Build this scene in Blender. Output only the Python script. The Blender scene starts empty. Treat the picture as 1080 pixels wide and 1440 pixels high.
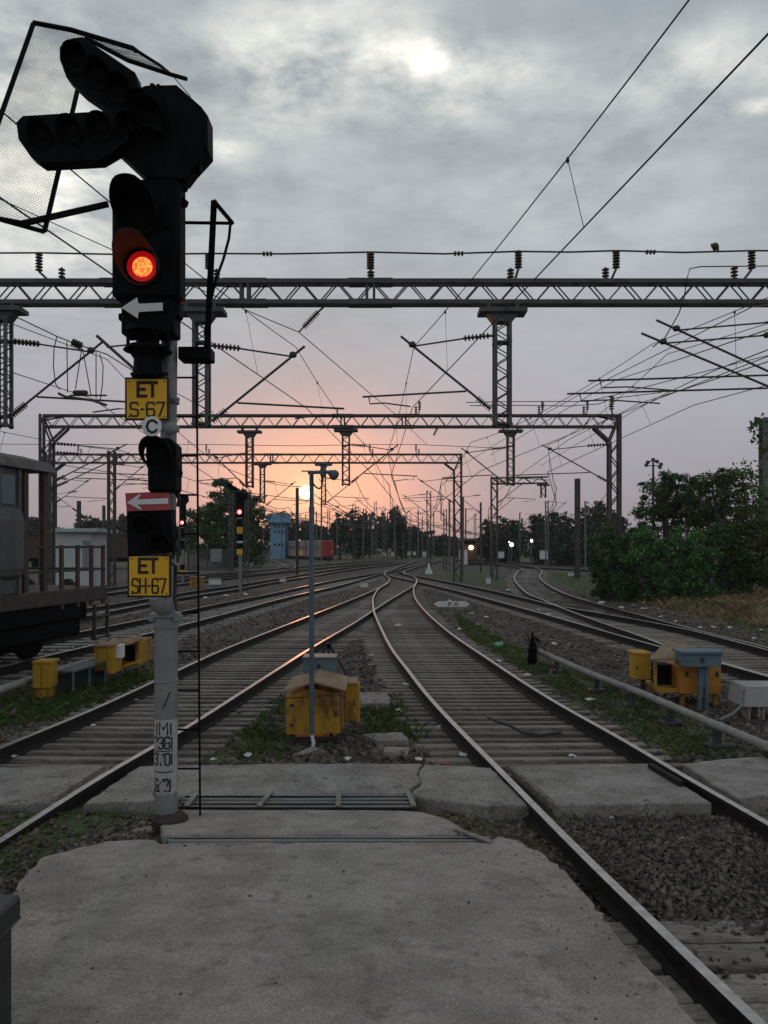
import bpy, math, random
import numpy as np
from mathutils import Vector, Matrix
random.seed(7); RNG = np.random.default_rng(7)
SC = bpy.context.scene
COL = SC.collection
F, H, HX, HY = 1080.0, 2.24, 540.0, 768.0     # focal length in photo pixels, eye height (m), principal point
V = Vector
def P(px, py, Y): return V(((px-HX)/F*Y, Y, H-(py-HY)/F*Y))
def G(px, py, z=0.0):
    Y = (H-z)*F/(py-HY); return V(((px-HX)/F*Y, Y, z))
GZ = -0.20
# ------------------------------------------------------------------ node helpers / materials
def nd(nt, t, **kw):
    n = nt.nodes.new(t)
    for k, v in kw.items():
        if k in ('op',): n.operation = v
        else: setattr(n, k, v)
    return n
def lk(nt, a, b): nt.links.new(a, b)
def setin(n, i, v):
    n.inputs[i].default_value = v
def rgba(c): return (c[0], c[1], c[2], 1.0)
MATS = {}
def mat(name, c1, c2=None, rough=0.7, metal=0.0, scale=6.0, detail=6.0, bump=0.0, bscale=40.0, lo=0.38, hi=0.62, spec=0.5, stretch=None, c3=None, s3=1.5, lo3=0.55, hi3=0.7, coord='Object', grain=0.0, gscale=120.0, island=0.0, objrand=0.0, crack=0.0):
    if name in MATS: return MATS[name]
    m = bpy.data.materials.new(name); m.use_nodes = True
    nt = m.node_tree; b = nt.nodes['Principled BSDF']
    setin(b, 'Roughness', rough); setin(b, 'Metallic', metal)
    try: setin(b, 'Specular IOR Level', spec)
    except Exception: pass
    if c2 is None and bump == 0:
        setin(b, 'Base Color', rgba(c1))
    else:
        tc = nd(nt, 'ShaderNodeTexCoord'); src = tc.outputs[coord]
        if stretch:
            mp = nd(nt, 'ShaderNodeMapping'); lk(nt, src, mp.inputs['Vector']); setin(mp, 'Scale', stretch); src = mp.outputs['Vector']
        if c2 is not None:
            n = nd(nt, 'ShaderNodeTexNoise'); setin(n, 'Scale', scale); setin(n, 'Detail', detail); setin(n, 'Roughness', 0.65)
            lk(nt, src, n.inputs['Vector'])
            r = nd(nt, 'ShaderNodeValToRGB'); r.color_ramp.elements[0].position = lo; r.color_ramp.elements[1].position = hi
            r.color_ramp.elements[0].color = rgba(c1); r.color_ramp.elements[1].color = rgba(c2)
            lk(nt, n.outputs['Fac'], r.inputs['Fac']); out = r.outputs['Color']
            if c3 is not None:
                n3 = nd(nt, 'ShaderNodeTexNoise'); setin(n3, 'Scale', s3); setin(n3, 'Detail', 8.0); setin(n3, 'Roughness', 0.7)
                lk(nt, src, n3.inputs['Vector'])
                mr = nd(nt, 'ShaderNodeMapRange'); setin(mr, 'From Min', lo3); setin(mr, 'From Max', hi3); lk(nt, n3.outputs['Fac'], mr.inputs['Value'])
                mx = nd(nt, 'ShaderNodeMix', data_type='RGBA'); lk(nt, mr.outputs[0], mx.inputs['Factor'])
                lk(nt, out, mx.inputs['A']); mx.inputs['B'].default_value = rgba(c3); out = mx.outputs['Result']
            for amt, kind in ((grain, 'g'), (island, 'i'), (objrand, 'o')):
                if not amt: continue
                if kind == 'g':
                    gn = nd(nt, 'ShaderNodeTexNoise'); setin(gn, 'Scale', gscale); setin(gn, 'Detail', 3.0); lk(nt, src, gn.inputs['Vector']); fo = gn.outputs['Fac']
                elif kind == 'o': fo = nd(nt, 'ShaderNodeObjectInfo').outputs['Random']
                else: fo = nd(nt, 'ShaderNodeNewGeometry').outputs['Random Per Island']
                mr2 = nd(nt, 'ShaderNodeMapRange'); setin(mr2, 'From Min', .3 if kind == 'g' else 0.0); setin(mr2, 'From Max', .7 if kind == 'g' else 1.0); setin(mr2, 'To Min', 1-amt); setin(mr2, 'To Max', 1+amt); lk(nt, fo, mr2.inputs['Value'])
                cm = nd(nt, 'ShaderNodeCombineXYZ'); [lk(nt, mr2.outputs[0], cm.inputs[q]) for q in range(3)]
                ml = nd(nt, 'ShaderNodeMix', data_type='RGBA', blend_type='MULTIPLY'); ia = [q for q in ml.inputs if q.type == 'RGBA']; ml.inputs['Factor'].default_value = 1.0; lk(nt, out, ia[0]); lk(nt, cm.outputs[0], ia[1]); out = [q for q in ml.outputs if q.type == 'RGBA'][0]
            if crack:
                wn = nd(nt, 'ShaderNodeTexNoise'); setin(wn, 'Scale', 3.0); setin(wn, 'Detail', 6.0); lk(nt, src, wn.inputs['Vector'])
                av = nd(nt, 'ShaderNodeMix', data_type='VECTOR'); av.inputs['Factor'].default_value = .22; iv = [q for q in av.inputs if q.type == 'VECTOR']; lk(nt, src, iv[0]); lk(nt, wn.outputs['Color'], iv[1])
                vc = nd(nt, 'ShaderNodeTexVoronoi', feature='DISTANCE_TO_EDGE'); setin(vc, 'Scale', crack); lk(nt, [q for q in av.outputs if q.type == 'VECTOR'][0], vc.inputs['Vector'])
                m1 = nd(nt, 'ShaderNodeMapRange'); setin(m1, 'From Min', .0025); setin(m1, 'From Max', .0075); setin(m1, 'To Min', 1.0); setin(m1, 'To Max', 0.0); lk(nt, vc.outputs['Distance'], m1.inputs['Value'])
                k2 = nd(nt, 'ShaderNodeTexNoise'); setin(k2, 'Scale', .9); lk(nt, src, k2.inputs['Vector']); m2_ = nd(nt, 'ShaderNodeMapRange'); setin(m2_, 'From Min', .5); setin(m2_, 'From Max', .56); lk(nt, k2.outputs['Fac'], m2_.inputs['Value'])
                mm_ = nd(nt, 'ShaderNodeMath', op='MULTIPLY'); lk(nt, m1.outputs[0], mm_.inputs[0]); lk(nt, m2_.outputs[0], mm_.inputs[1])
                mk = nd(nt, 'ShaderNodeMix', data_type='RGBA'); lk(nt, mm_.outputs[0], mk.inputs['Factor']); ia = [q for q in mk.inputs if q.type == 'RGBA']; lk(nt, out, ia[0]); ia[1].default_value = (.04, .035, .03, 1); out = [q for q in mk.outputs if q.type == 'RGBA'][0]
            lk(nt, out, b.inputs['Base Color'])
        else: setin(b, 'Base Color', rgba(c1))
        if bump:
            nb = nd(nt, 'ShaderNodeTexNoise'); setin(nb, 'Scale', bscale); setin(nb, 'Detail', 8.0); setin(nb, 'Roughness', 0.7)
            lk(nt, src, nb.inputs['Vector'])
            bp = nd(nt, 'ShaderNodeBump'); setin(bp, 'Strength', bump); setin(bp, 'Distance', 0.02)
            lk(nt, nb.outputs['Fac'], bp.inputs['Height']); lk(nt, bp.outputs['Normal'], b.inputs['Normal'])
    MATS[name] = m; return m
def emis(name, c, s):
    if name in MATS: return MATS[name]
    m = bpy.data.materials.new(name); m.use_nodes = True
    b = m.node_tree.nodes['Principled BSDF']; setin(b, 'Base Color', rgba([x*0.3 for x in c]))
    setin(b, 'Emission Color', rgba(c)); setin(b, 'Emission Strength', s)
    MATS[name] = m; return m
# ------------------------------------------------------------------ mesh builder
class MB:
    def __init__(s): s.v = []; s.f = []; s.m = []; s.mi = 0
    def face(s, pts):
        n = len(s.v); s.v.extend([tuple(p) for p in pts]); s.f.append(tuple(range(n, n+len(pts)))); s.m.append(s.mi)
    def add(s, vs, fs):
        n = len(s.v); s.v.extend([tuple(p) for p in vs])
        for f in fs: s.f.append(tuple(i+n for i in f)); s.m.append(s.mi)
    def box(s, c, size, rot=None, ch=0.0):
        hx, hy, hz = size[0]/2, size[1]/2, size[2]/2; c = V(c)
        def T(p):
            p = V(p); return c+(rot @ p if rot is not None else p)
        if ch <= 0:
            vs = [T((x*hx, y*hy, z*hz)) for x in (-1, 1) for y in (-1, 1) for z in (-1, 1)]
            s.add(vs, [(0, 1, 3, 2), (4, 6, 7, 5), (0, 4, 5, 1), (2, 3, 7, 6), (0, 2, 6, 4), (1, 5, 7, 3)]); return
        ch = min(ch, hx*.9, hy*.9, hz*.9); vs = []; ix = {}
        for sx in (-1, 1):
            for sy in (-1, 1):
                for sz in (-1, 1):
                    ix[sx, sy, sz] = len(vs)
                    vs += [T((sx*hx, sy*(hy-ch), sz*(hz-ch))), T((sx*(hx-ch), sy*hy, sz*(hz-ch))), T((sx*(hx-ch), sy*(hy-ch), sz*hz))]
        fs = []
        for a in (-1, 1):
            fs.append([ix[a, y, z] for y, z in ((-1, -1), (1, -1), (1, 1), (-1, 1))])
            fs.append([ix[x, a, z]+1 for x, z in ((-1, -1), (1, -1), (1, 1), (-1, 1))])
            fs.append([ix[x, y, a]+2 for x, y in ((-1, -1), (1, -1), (1, 1), (-1, 1))])
            for b in (-1, 1):
                fs.append([ix[-1, a, b]+1, ix[1, a, b]+1, ix[1, a, b]+2, ix[-1, a, b]+2])
                fs.append([ix[a, -1, b], ix[a, 1, b], ix[a, 1, b]+2, ix[a, -1, b]+2])
                fs.append([ix[a, b, -1], ix[a, b, 1], ix[a, b, 1]+1, ix[a, b, -1]+1])
        for k in ix.values(): fs.append([k, k+1, k+2])
        s.add(vs, fs)
    def beam(s, p, q, w, h, up=(0, 0, 1)):
        p, q = V(p), V(q); d = (q-p)
        if d.length < 1e-6: return
        d.normalize(); up = V(up)
        if abs(d.dot(up)) > 0.98: up = V((0, 1, 0))
        a = d.cross(up).normalized(); b = a.cross(d).normalized()
        o = [a*(x*w/2)+b*(y*h/2) for x, y in ((-1, -1), (1, -1), (1, 1), (-1, 1))]
        s.add([p+k for k in o]+[q+k for k in o], [(0, 1, 5, 4), (1, 2, 6, 5), (2, 3, 7, 6), (3, 0, 4, 7), (3, 2, 1, 0), (4, 5, 6, 7)])
    def tube(s, pts, r, n=6, caps=True):
        pts = [V(p) for p in pts]; N = len(pts)
        rs = r if isinstance(r, (list, tuple)) else [r]*N
        base = len(s.v); ref = None
        for i, p in enumerate(pts):
            d = (pts[min(i+1, N-1)]-pts[max(i-1, 0)])
            if d.length < 1e-9: d = V((0, 0, 1))
            d.normalize()
            if ref is None or abs(ref.dot(d)) > .97:
                ref = V((0, 0, 1)) if abs(d.z) < .9 else V((1, 0, 0))
            a = d.cross(ref).normalized(); b = a.cross(d).normalized()
            for k in range(n):
                t = 2*math.pi*(k+.5)/n; s.v.append(tuple(p+a*(math.cos(t)*rs[i])+b*(math.sin(t)*rs[i])))
        for i in range(N-1):
            for k in range(n):
                k2 = (k+1) % n
                s.f.append((base+i*n+k, base+i*n+k2, base+(i+1)*n+k2, base+(i+1)*n+k)); s.m.append(s.mi)
        if caps:
            s.f.append(tuple(base+k for k in range(n))[::-1]); s.m.append(s.mi)
            s.f.append(tuple(base+(N-1)*n+k for k in range(n))); s.m.append(s.mi)
    def lathe(s, c, axis, prof, n=16, caps=True):
        c, axis = V(c), V(axis).normalized(); ref = V((0, 0, 1)) if abs(axis.z) < .9 else V((1, 0, 0)); a = axis.cross(ref).normalized(); b = a.cross(axis).normalized(); base = len(s.v); N = len(prof)
        for h, r in prof:
            r = max(r, 1e-4)
            for k in range(n): t = 2*math.pi*(k+.5)/n; s.v.append(tuple(c+axis*h+a*(math.cos(t)*r)+b*(math.sin(t)*r)))
        for i in range(N-1):
            for k in range(n):
                k2 = (k+1) % n; s.f.append((base+i*n+k, base+i*n+k2, base+(i+1)*n+k2, base+(i+1)*n+k)); s.m.append(s.mi)
        if caps:
            s.f.append(tuple(base+k for k in range(n))[::-1]); s.m.append(s.mi); s.f.append(tuple(base+(N-1)*n+k for k in range(n))); s.m.append(s.mi)
    def prism(s, pts, off):
        off = V(off); pts = [V(p) for p in pts]; n = len(pts)
        s.add(pts+[p+off for p in pts], [tuple(range(n))]+[tuple(range(n, 2*n))[::-1]]+[(i, (i+1) % n, n+(i+1) % n, n+i) for i in range(n)])
    def build(s, name, mats, parent=None, smooth=False, recalc=True):
        me = bpy.data.meshes.new(name); me.from_pydata(s.v, [], s.f)
        if not isinstance(mats, (list, tuple)): mats = [mats]
        for m in mats: me.materials.append(m)
        if len(mats) > 1: me.polygons.foreach_set('material_index', s.m)
        if recalc:
            import bmesh
            bm = bmesh.new(); bm.from_mesh(me); bmesh.ops.recalc_face_normals(bm, faces=bm.faces[:]); bm.to_mesh(me); bm.free()
        me.update()
        if smooth: smooth_by_angle(me, 40)
        o = bpy.data.objects.new(name, me); COL.objects.link(o)
        if parent is not None:
            o.parent = parent
            o.matrix_parent_inverse = Matrix.Translation(-parent.location) if True else None
        return o
def smooth_by_angle(me, ang):
    me.polygons.foreach_set('use_smooth', [True]*len(me.polygons))
    try: me.set_sharp_from_angle(angle=math.radians(ang))
    except Exception: pass
def tag(o, label=None, cat=None, group=None, kind=None):
    if label: o['label'] = label
    if cat: o['category'] = cat
    if group: o['group'] = group
    if kind: o['kind'] = kind
    return o
def thing(name, label, cat, loc=(0, 0, 0), group=None):
    o = bpy.data.objects.new(name, None); COL.objects.link(o); o.location = loc; o.empty_display_size = .2
    return tag(o, label, cat, group)
def copy_tree(o, delta, label=None, group=None):
    def rec(a, par):
        c = a.copy(); COL.objects.link(c)
        if par is not None:
            c.parent = par; c.matrix_parent_inverse = a.matrix_parent_inverse.copy()
        for ch in [x for x in COL.objects if x.parent == a]: rec(ch, c)
        return c
    r = rec(o, None); r.location = V(o.location)+V(delta)
    if label: r['label'] = label
    if group: r['group'] = group
    return r
# ------------------------------------------------------------------ lattice members
def lattice(mb, p, q, a, b, pitch, leg, br, faces='ab', double=False):
    """four legs at +-a +-b round the axis p->q, zigzag bracing on the faces"""
    p, q, a, b = V(p), V(q), V(a), V(b); L = (q-p).length; n = max(2, int(round(L/pitch))); up = b.normalized()
    for sa in (-1, 1):
        for sb in (-1, 1): mb.beam(p+a*sa+b*sb, q+a*sa+b*sb, leg, leg*.9, up)
    for i in range(n):
        t0, t1 = p.lerp(q, i/n), p.lerp(q, (i+1)/n); s = 1 if i % 2 == 0 else -1
        if 'a' in faces:
            for sb in (-1, 1): mb.beam(t0+a*s+b*sb*.93, t1-a*s+b*sb*.93, br, br*.5, up)
        if 'b' in faces:
            for sa in (-1, 1): mb.beam(t0+b*s+a*sa*.93, t1-b*s+a*sa*.93, br, br*.5, a.normalized())
def insulator(mb, p, q, r, n=6, core=.35):
    p, q = V(p), V(q); prof = []; L = (q-p).length
    for i in range(n):
        t = L*(i+.15)/n; prof += [(t, r*core), (t+.02*L/n, r), (t+.3*L/n, r*.92), (t+.5*L/n, r*core)]
    mb.lathe(p, q-p, [(0, r*core*.8)]+prof+[(L, r*core*.8)], 10)
def catrom(pts, n=12):
    pts = [np.array(p, float) for p in pts]; out = []
    e = [2*pts[0]-pts[1]]+pts+[2*pts[-1]-pts[-2]]
    for i in range(1, len(e)-2):
        p0, p1, p2, p3 = e[i-1], e[i], e[i+1], e[i+2]
        for k in range(n):
            t = k/n; out.append(.5*((2*p1)+(-p0+p2)*t+(2*p0-5*p1+4*p2-p3)*t*t+(-p0+3*p1-3*p2+p3)*t**3))
    out.append(pts[-1]); return np.array(out)
# ------------------------------------------------------------------ stroke lettering
GL = {'E': [[(1, 1), (0, 1), (0, 0), (1, 0)], [(0, .5), (.8, .5)]], 'T': [[(0, 1), (1, 1)], [(.5, 1), (.5, 0)]],
 'S': [[(1, .84), (.84, 1), (.16, 1), (0, .84), (0, .62), (.12, .53), (.88, .47), (1, .38), (1, .14), (.84, 0), (.16, 0), (0, .12)]],
 '6': [[(1, .86), (.84, 1), (.16, 1), (0, .86), (0, .14), (.16, 0), (.84, 0), (1, .14), (1, .4), (.86, .52), (.04, .52)]],
 '7': [[(0, 1), (1, 1), (.35, 0)]], 'H': [[(0, 0), (0, 1)], [(1, 0), (1, 1)], [(0, .5), (1, .5)]], '-': [[(.2, .5), (.8, .5)]],
 'C': [[(1, .8), (.75, .97), (.45, 1), (.15, .85), (0, .5), (.15, .15), (.45, 0), (.75, .03), (1, .2)]],
 'I': [[(.5, 0), (.5, 1)]], '1': [[(.3, .8), (.55, 1), (.55, 0)]], 'M': [[(0, 0), (0, 1), (.5, .45), (1, 1), (1, 0)]],
 '2': [[(0, .8), (.2, 1), (.8, 1), (1, .8), (.9, .55), (0, 0), (1, 0)]], '3': [[(0, .85), (.2, 1), (.8, 1), (1, .8), (.9, .58), (.4, .52), (.9, .46), (1, .2), (.8, 0), (.2, 0), (0, .15)]],
 '0': [[(.2, 1), (.8, 1), (1, .8), (1, .2), (.8, 0), (.2, 0), (0, .2), (0, .8), (.2, 1.001)]], '/': [[(0, 0), (1, 1)]], '.': [[(.4, 0), (.6, 0)]],
 'F': [[(1, 1), (0, 1), (0, 0)], [(0, .5), (.8, .5)]]}
def glyph_ribbons(text, x, z, w, h, gap, th):
    """2-D quads of stroked text, lower-left corner x,z"""
    quads = []; k = 0
    for ch in text:
        cw = w*(.5 if ch in '-.' else .25 if ch in 'I1' else 1)
        for st in GL.get(ch, []):
            pts = [np.array((x+p[0]*cw, z+p[1]*h)) for p in st]; L = []; n = len(pts)
            for i in range(n):
                d0 = pts[i]-pts[i-1] if i else pts[1]-pts[0]; d1 = pts[i+1]-pts[i] if i < n-1 else pts[-1]-pts[-2]
                d0 = d0/np.linalg.norm(d0); d1 = d1/np.linalg.norm(d1); t = d0+d1
                if np.linalg.norm(t) < .3: t = d1
                t = t/np.linalg.norm(t); nn = np.array((-t[1], t[0])); c = max(.5, abs(np.dot(nn, np.array((-d1[1], d1[0])))))
                off = nn*th/2/c; e = np.zeros(2)
                if i == 0: e = -d1*th/2*.9
                if i == n-1: e = d0*th/2*.9
                L.append((pts[i]+off+e, pts[i]-off+e))
            for i in range(n-1): quads.append(([L[i][0], L[i][1], L[i+1][1], L[i+1][0]], k))
            k += 1
        x += cw+gap
    return quads
def flat_text(mb, text, px0, py1, px1, py0, Y, th_px):
    """text filling pixel box (left, top, right, bottom) on the plane at depth Y; py1 top, py0 bottom"""
    n = sum(.5 if c in '-.' else .25 if c in 'I1' else 1 for c in text); g = .32
    w = (px1-px0)/(n+g*(len(text)-1))
    for q, k in glyph_ribbons(text, px0, -py0, w, py0-py1, w*g, th_px):
        mb.face([P(a[0], -a[1], Y-.0004*(k % 3)) for a in q])
# ================================================================== CAMERA, SKY, SUN
cam = bpy.data.cameras.new('camera'); co = bpy.data.objects.new('camera', cam); COL.objects.link(co)
co.location = (0, 0, H); co.rotation_euler = (math.radians(90), 0, 0)
cam.sensor_fit = 'VERTICAL'; cam.sensor_height = 36; cam.sensor_width = 27; cam.lens = 36*F/1440; cam.shift_y = (HY-720)/1440
cam.clip_start = .05; cam.clip_end = 6000; SC.camera = co
SC.view_settings.view_transform = 'Standard'; SC.view_settings.look = 'None'; SC.view_settings.exposure = 0.3; SC.view_settings.gamma = 1
SUN = V(((430-HX)/F, 1, (HY-692)/F)).normalized()
el, az = math.asin(SUN.z), math.atan2(SUN.x, SUN.y)
W = bpy.data.worlds.new('World'); SC.world = W; W.use_nodes = True
nt = W.node_tree; nt.nodes.clear()
def M(op, a, b=None, clamp=False):
    n = nd(nt, 'ShaderNodeMath', op=op); n.use_clamp = clamp
    for i, x in enumerate((a, b)):
        if x is None: continue
        if isinstance(x, (int, float)): setin(n, i, x)
        else: lk(nt, x, n.inputs[i])
    return n.outputs[0]
def MIX(f, a, b, bt='MIX'):
    n = nd(nt, 'ShaderNodeMix', data_type='RGBA', blend_type=bt); n.clamp_factor = True
    for nm, x in (('Factor', f), ('A', a), ('B', b)):
        s = n.inputs[nm] if nm == 'Factor' else [i for i in n.inputs if i.name == nm and i.type == 'RGBA'][0]
        if isinstance(x, (int, float)): s.default_value = x
        elif isinstance(x, tuple): s.default_value = rgba(x)
        else: lk(nt, x, s)
    return [o for o in n.outputs if o.type == 'RGBA'][0]
def GAUSS(*terms):   # exp(-(sum of ((x-c)/w)^2))
    tot = None
    for x, c, w in terms:
        q = M('POWER', M('ABSOLUTE', M('DIVIDE', M('SUBTRACT', x, c), w)), 2.0); tot = q if tot is None else M('ADD', tot, q)
    return M('POWER', math.e, M('MULTIPLY', tot, -1.0))
tc = nd(nt, 'ShaderNodeTexCoord'); nrm = nd(nt, 'ShaderNodeVectorMath', operation='NORMALIZE'); lk(nt, tc.outputs['Generated'], nrm.inputs[0])
sp = nd(nt, 'ShaderNodeSeparateXYZ'); lk(nt, nrm.outputs[0], sp.inputs[0]); dx, dy, dz = sp.outputs
azn = M('ARCTAN2', dx, dy)
ramp = nd(nt, 'ShaderNodeValToRGB'); cr = ramp.color_ramp
stops = [(0.0, (.05, .048, .045)), (.245, (.10, .095, .09)), (.25, (.275, .255, .28)), (.29, (.295, .275, .315)), (.34, (.32, .315, .355)), (.39, (.35, .35, .39)), (.46, (.37, .39, .425)), (.53, (.37, .40, .43)), (.60, (.305, .345, .38)), (1.0, (.20, .24, .27))]
while len(cr.elements) < len(stops): cr.elements.new(.5)
for e, (p, c) in zip(cr.elements, stops): e.position = p; e.color = rgba(c)
lk(nt, M('ADD', M('MULTIPLY', dz, .75), .25), ramp.inputs['Fac'])
# cloud deck: the direction projected on a flat layer overhead
den = M('ADD', M('MAXIMUM', dz, 0.0), .16)
cmb = nd(nt, 'ShaderNodeCombineXYZ'); lk(nt, M('DIVIDE', dx, den), cmb.inputs[0]); lk(nt, M('MULTIPLY', M('DIVIDE', dy, den), 1.15), cmb.inputs[1])
def NOISE(scale, det, rough, off=0.0, dist=0.0):
    n = nd(nt, 'ShaderNodeTexNoise'); setin(n, 'Scale', scale); setin(n, 'Detail', det); setin(n, 'Roughness', rough); setin(n, 'Distortion', dist)
    va = nd(nt, 'ShaderNodeVectorMath', operation='ADD'); lk(nt, cmb.outputs[0], va.inputs[0]); va.inputs[1].default_value = (off, off*.7, off*.3)
    lk(nt, va.outputs[0], n.inputs['Vector']); return n.outputs['Fac']
n1 = NOISE(1.45, 8, .55, 3.1, .15); n2 = NOISE(6.5, 9, .60, 8.4, .1); n3 = NOISE(.62, 3, .5, 1.7)
up = M('SMOOTH_MIN', M('MAXIMUM', M('DIVIDE', M('SUBTRACT', dz, .10), .25), 0.0), 1.0)
up = M('MINIMUM', M('MAXIMUM', M('DIVIDE', M('SUBTRACT', dz, .08), .25), 0.0), 1.0)
cl = M('ADD', M('MULTIPLY', M('SUBTRACT', n1, .5), 1.3), M('MULTIPLY', M('SUBTRACT', n2, .5), .6))
cl = M('ADD', cl, M('MULTIPLY', M('SUBTRACT', n3, .5), .7))
gain = M('ADD', .94, M('MULTIPLY', M('MULTIPLY', cl, up), .44))
gc = nd(nt, 'ShaderNodeCombineXYZ')
for i in range(3): lk(nt, gain, gc.inputs[i])
base = MIX(1.0, ramp.outputs['Color'], gc.outputs[0], 'MULTIPLY')
# thin breaks in the cloud where it glows through
def at(px, py): d = V(((px-HX)/F, 1, (HY-py)/F)).normalized(); return math.atan2(d.x, d.y), d.z
glow = None
for px, py, wa, we, s in ((604, 84, .02, .013, 1.5), (570, 80, .07, .022, .7), (690, 100, .09, .018, .5), (470, 60, .15, .05, .55), (40, 190, .12, .11, .9), (120, 290, .13, .07, .35), (310, 212, .035, .012, .75), (390, 120, .07, .04, .5), (1010, 90, .10, .03, .5), (1065, 150, .03, .006, .9), (625, 155, .06, .02, .45), (330, 120, .2, .16, .15), (840, 200, .25, .10, .2)):
    a, e = at(px, py); g = M('MULTIPLY', GAUSS((azn, a, wa), (dz, e, we)), s); glow = g if glow is None else M('ADD', glow, g)
brk = M('MINIMUM', M('MAXIMUM', M('DIVIDE', M('SUBTRACT', M('ADD', M('MULTIPLY', n2, .75), M('MULTIPLY', n1, .4)), .46), .26), 0.0), 1.0)
gl = M('MULTIPLY', glow, M('ADD', M('MULTIPLY', brk, 1.15), .07))
base = MIX(M('MINIMUM', M('MULTIPLY', gl, .8), .93), base, (1.0, .98, .88))
# sunset
sa, se = at(430, 692)
g1 = GAUSS((azn, sa+.015, .175), (dz, .06, .115)); pn = M('ADD', M('MULTIPLY', n1, .5), .75)
base = MIX(M('MINIMUM', M('MULTIPLY', M('MULTIPLY', g1, pn), .86), .92), base, (.92, .43, .31))
g2 = GAUSS((azn, sa, .085), (dz, se+.012, .055)); base = MIX(M('MULTIPLY', g2, .7), base, (1.0, .50, .30))
dot = nd(nt, 'ShaderNodeVectorMath', operation='DOT_PRODUCT'); lk(nt, nrm.outputs[0], dot.inputs[0]); dot.inputs[1].default_value = SUN
ang = M('ARCCOSINE', M('MINIMUM', dot.outputs['Value'], 1.0))
base = MIX(M('POWER', math.e, M('MULTIPLY', M('POWER', M('DIVIDE', ang, .019), 2.0), -1.0)), base, (1.0, .66, .36))
disc = M('MINIMUM', M('MAXIMUM', M('DIVIDE', M('SUBTRACT', .0092, ang), .0012), 0.0), 1.0)
base = MIX(disc, base, (2.4, 2.0, 1.25))
bg = nd(nt, 'ShaderNodeBackground'); lk(nt, base, bg.inputs['Color']); setin(bg, 'Strength', 1.0)
sky = nd(nt, 'ShaderNodeTexSky', sky_type='NISHITA'); sky.sun_disc = False; sky.sun_elevation = el; sky.sun_rotation = az
sky.dust_density = 3.0
bg2 = nd(nt, 'ShaderNodeBackground'); lk(nt, sky.outputs[0], bg2.inputs['Color']); setin(bg2, 'Strength', 0.0018)
ad = nd(nt, 'ShaderNodeAddShader'); lk(nt, bg.outputs[0], ad.inputs[0]); lk(nt, bg2.outputs[0], ad.inputs[1])
wo = nd(nt, 'ShaderNodeOutputWorld'); lk(nt, ad.outputs[0], wo.inputs['Surface'])
sl = bpy.data.lights.new('sun', 'SUN'); sl.energy = 0.22; sl.angle = math.radians(.9); sl.color = (1, .38, .18)
so = bpy.data.objects.new('sun', sl); COL.objects.link(so); so.rotation_euler = (-SUN).to_track_quat('-Z', 'Y').to_euler()

# ================================================================== MATERIALS
m_conc = mat('concrete', (.275, .24, .206), (.43, .383, .334), .94, scale=2.2, bump=.8, bscale=26, detail=10, c3=(.15, .132, .115), s3=7.0, lo3=.54, hi3=.74, grain=.26, gscale=70, crack=.42)
m_conc2 = mat('old_concrete', (.235, .208, .184), (.355, .32, .286), .93, scale=2.5, bump=.45, bscale=35, detail=9, c3=(.09, .082, .072), s3=3.0, lo3=.56, hi3=.72, grain=.28, gscale=45, crack=.7)
m_railtop = mat('rail_head_steel', (.64, .60, .57), (.46, .42, .39), .42, .85, scale=9)
m_rail = mat('rail_rust', (.009, .006, .005), (.024, .014, .011), .85, .05, scale=14, bump=.2)
m_sleep = mat('sleeper_timber', (.23, .195, .168), (.37, .32, .28), .9, scale=5, stretch=(1, 6, 6), bump=.7, bscale=20, c3=(.07, .056, .048), s3=2.2, lo3=.5, hi3=.68, grain=.25, gscale=18, objrand=.28)
m_stone = mat('ballast_stone', (.11, .087, .068), (.165, .132, .104), .92, scale=3, detail=4, c3=(.13, .092, .062), s3=.9, lo3=.5, hi3=.72, island=.6)
m_steel = mat('galvanised_steel', (.062, .065, .068), (.10, .104, .105), .6, .2, scale=3, c3=(.09, .055, .04), s3=2, lo3=.6, hi3=.8)
m_dsteel = mat('dark_steel', (.045, .045, .047), (.075, .07, .068), .6, .3, scale=5)
m_wire = mat('wire_metal', (.04, .04, .042), None, .6, .3)
m_black = mat('signal_black', (.0035, .004, .0045), (.008, .0085, .009), .65, scale=10, spec=.07)
m_insul = mat('insulator_porcelain', (.05, .035, .032), None, .3)
m_yellow = mat('yellow_paint', (.80, .43, .010), (.86, .48, .016), .6, scale=5, c3=(.35, .2, .03), s3=9, lo3=.62, hi3=.8)
m_yrust = mat('rusty_yellow_paint', (.40, .21, .014), (.50, .27, .02), .75, scale=4, c3=(.12, .05, .02), s3=6, lo3=.46, hi3=.64, grain=.15, bump=.15, stretch=(1, 1, .4))
m_tan = mat('tan_rusted_sheet', (.25, .165, .095), (.36, .25, .155), .85, scale=5, c3=(.22, .12, .06), s3=4, lo3=.52, hi3=.72, bump=.2)
m_white = mat('white_paint', (.80, .80, .78), (.70, .70, .68), .7, scale=6)
m_grey = mat('grey_post_paint', (.20, .212, .208), (.27, .277, .268), .5, .1, scale=4, c3=(.13, .115, .10), s3=8, lo3=.6, hi3=.75, bump=.12)
m_red = mat('faded_red_paint', (.42, .055, .07), (.48, .075, .09), .6, scale=5)
m_blue = mat('blue_paint', (.09, .145, .175), (.13, .185, .21), .6, scale=6, c3=(.09, .085, .08), s3=10, lo3=.62, hi3=.78)
m_ycab = mat('cabinet_yellow', (.44, .245, .012), (.52, .30, .018), .65, scale=5, c3=(.22, .12, .03), s3=7, lo3=.58, hi3=.75, grain=.1)
m_fmast = mat('far_mast_grey', (.15, .14, .14), (.20, .19, .185), .7, scale=2)
m_bark = mat('bark', (.05, .04, .032), (.09, .075, .06), .9, scale=8)
m_letter = mat('letter_black', (.02, .012, .012), None, .7)
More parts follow.
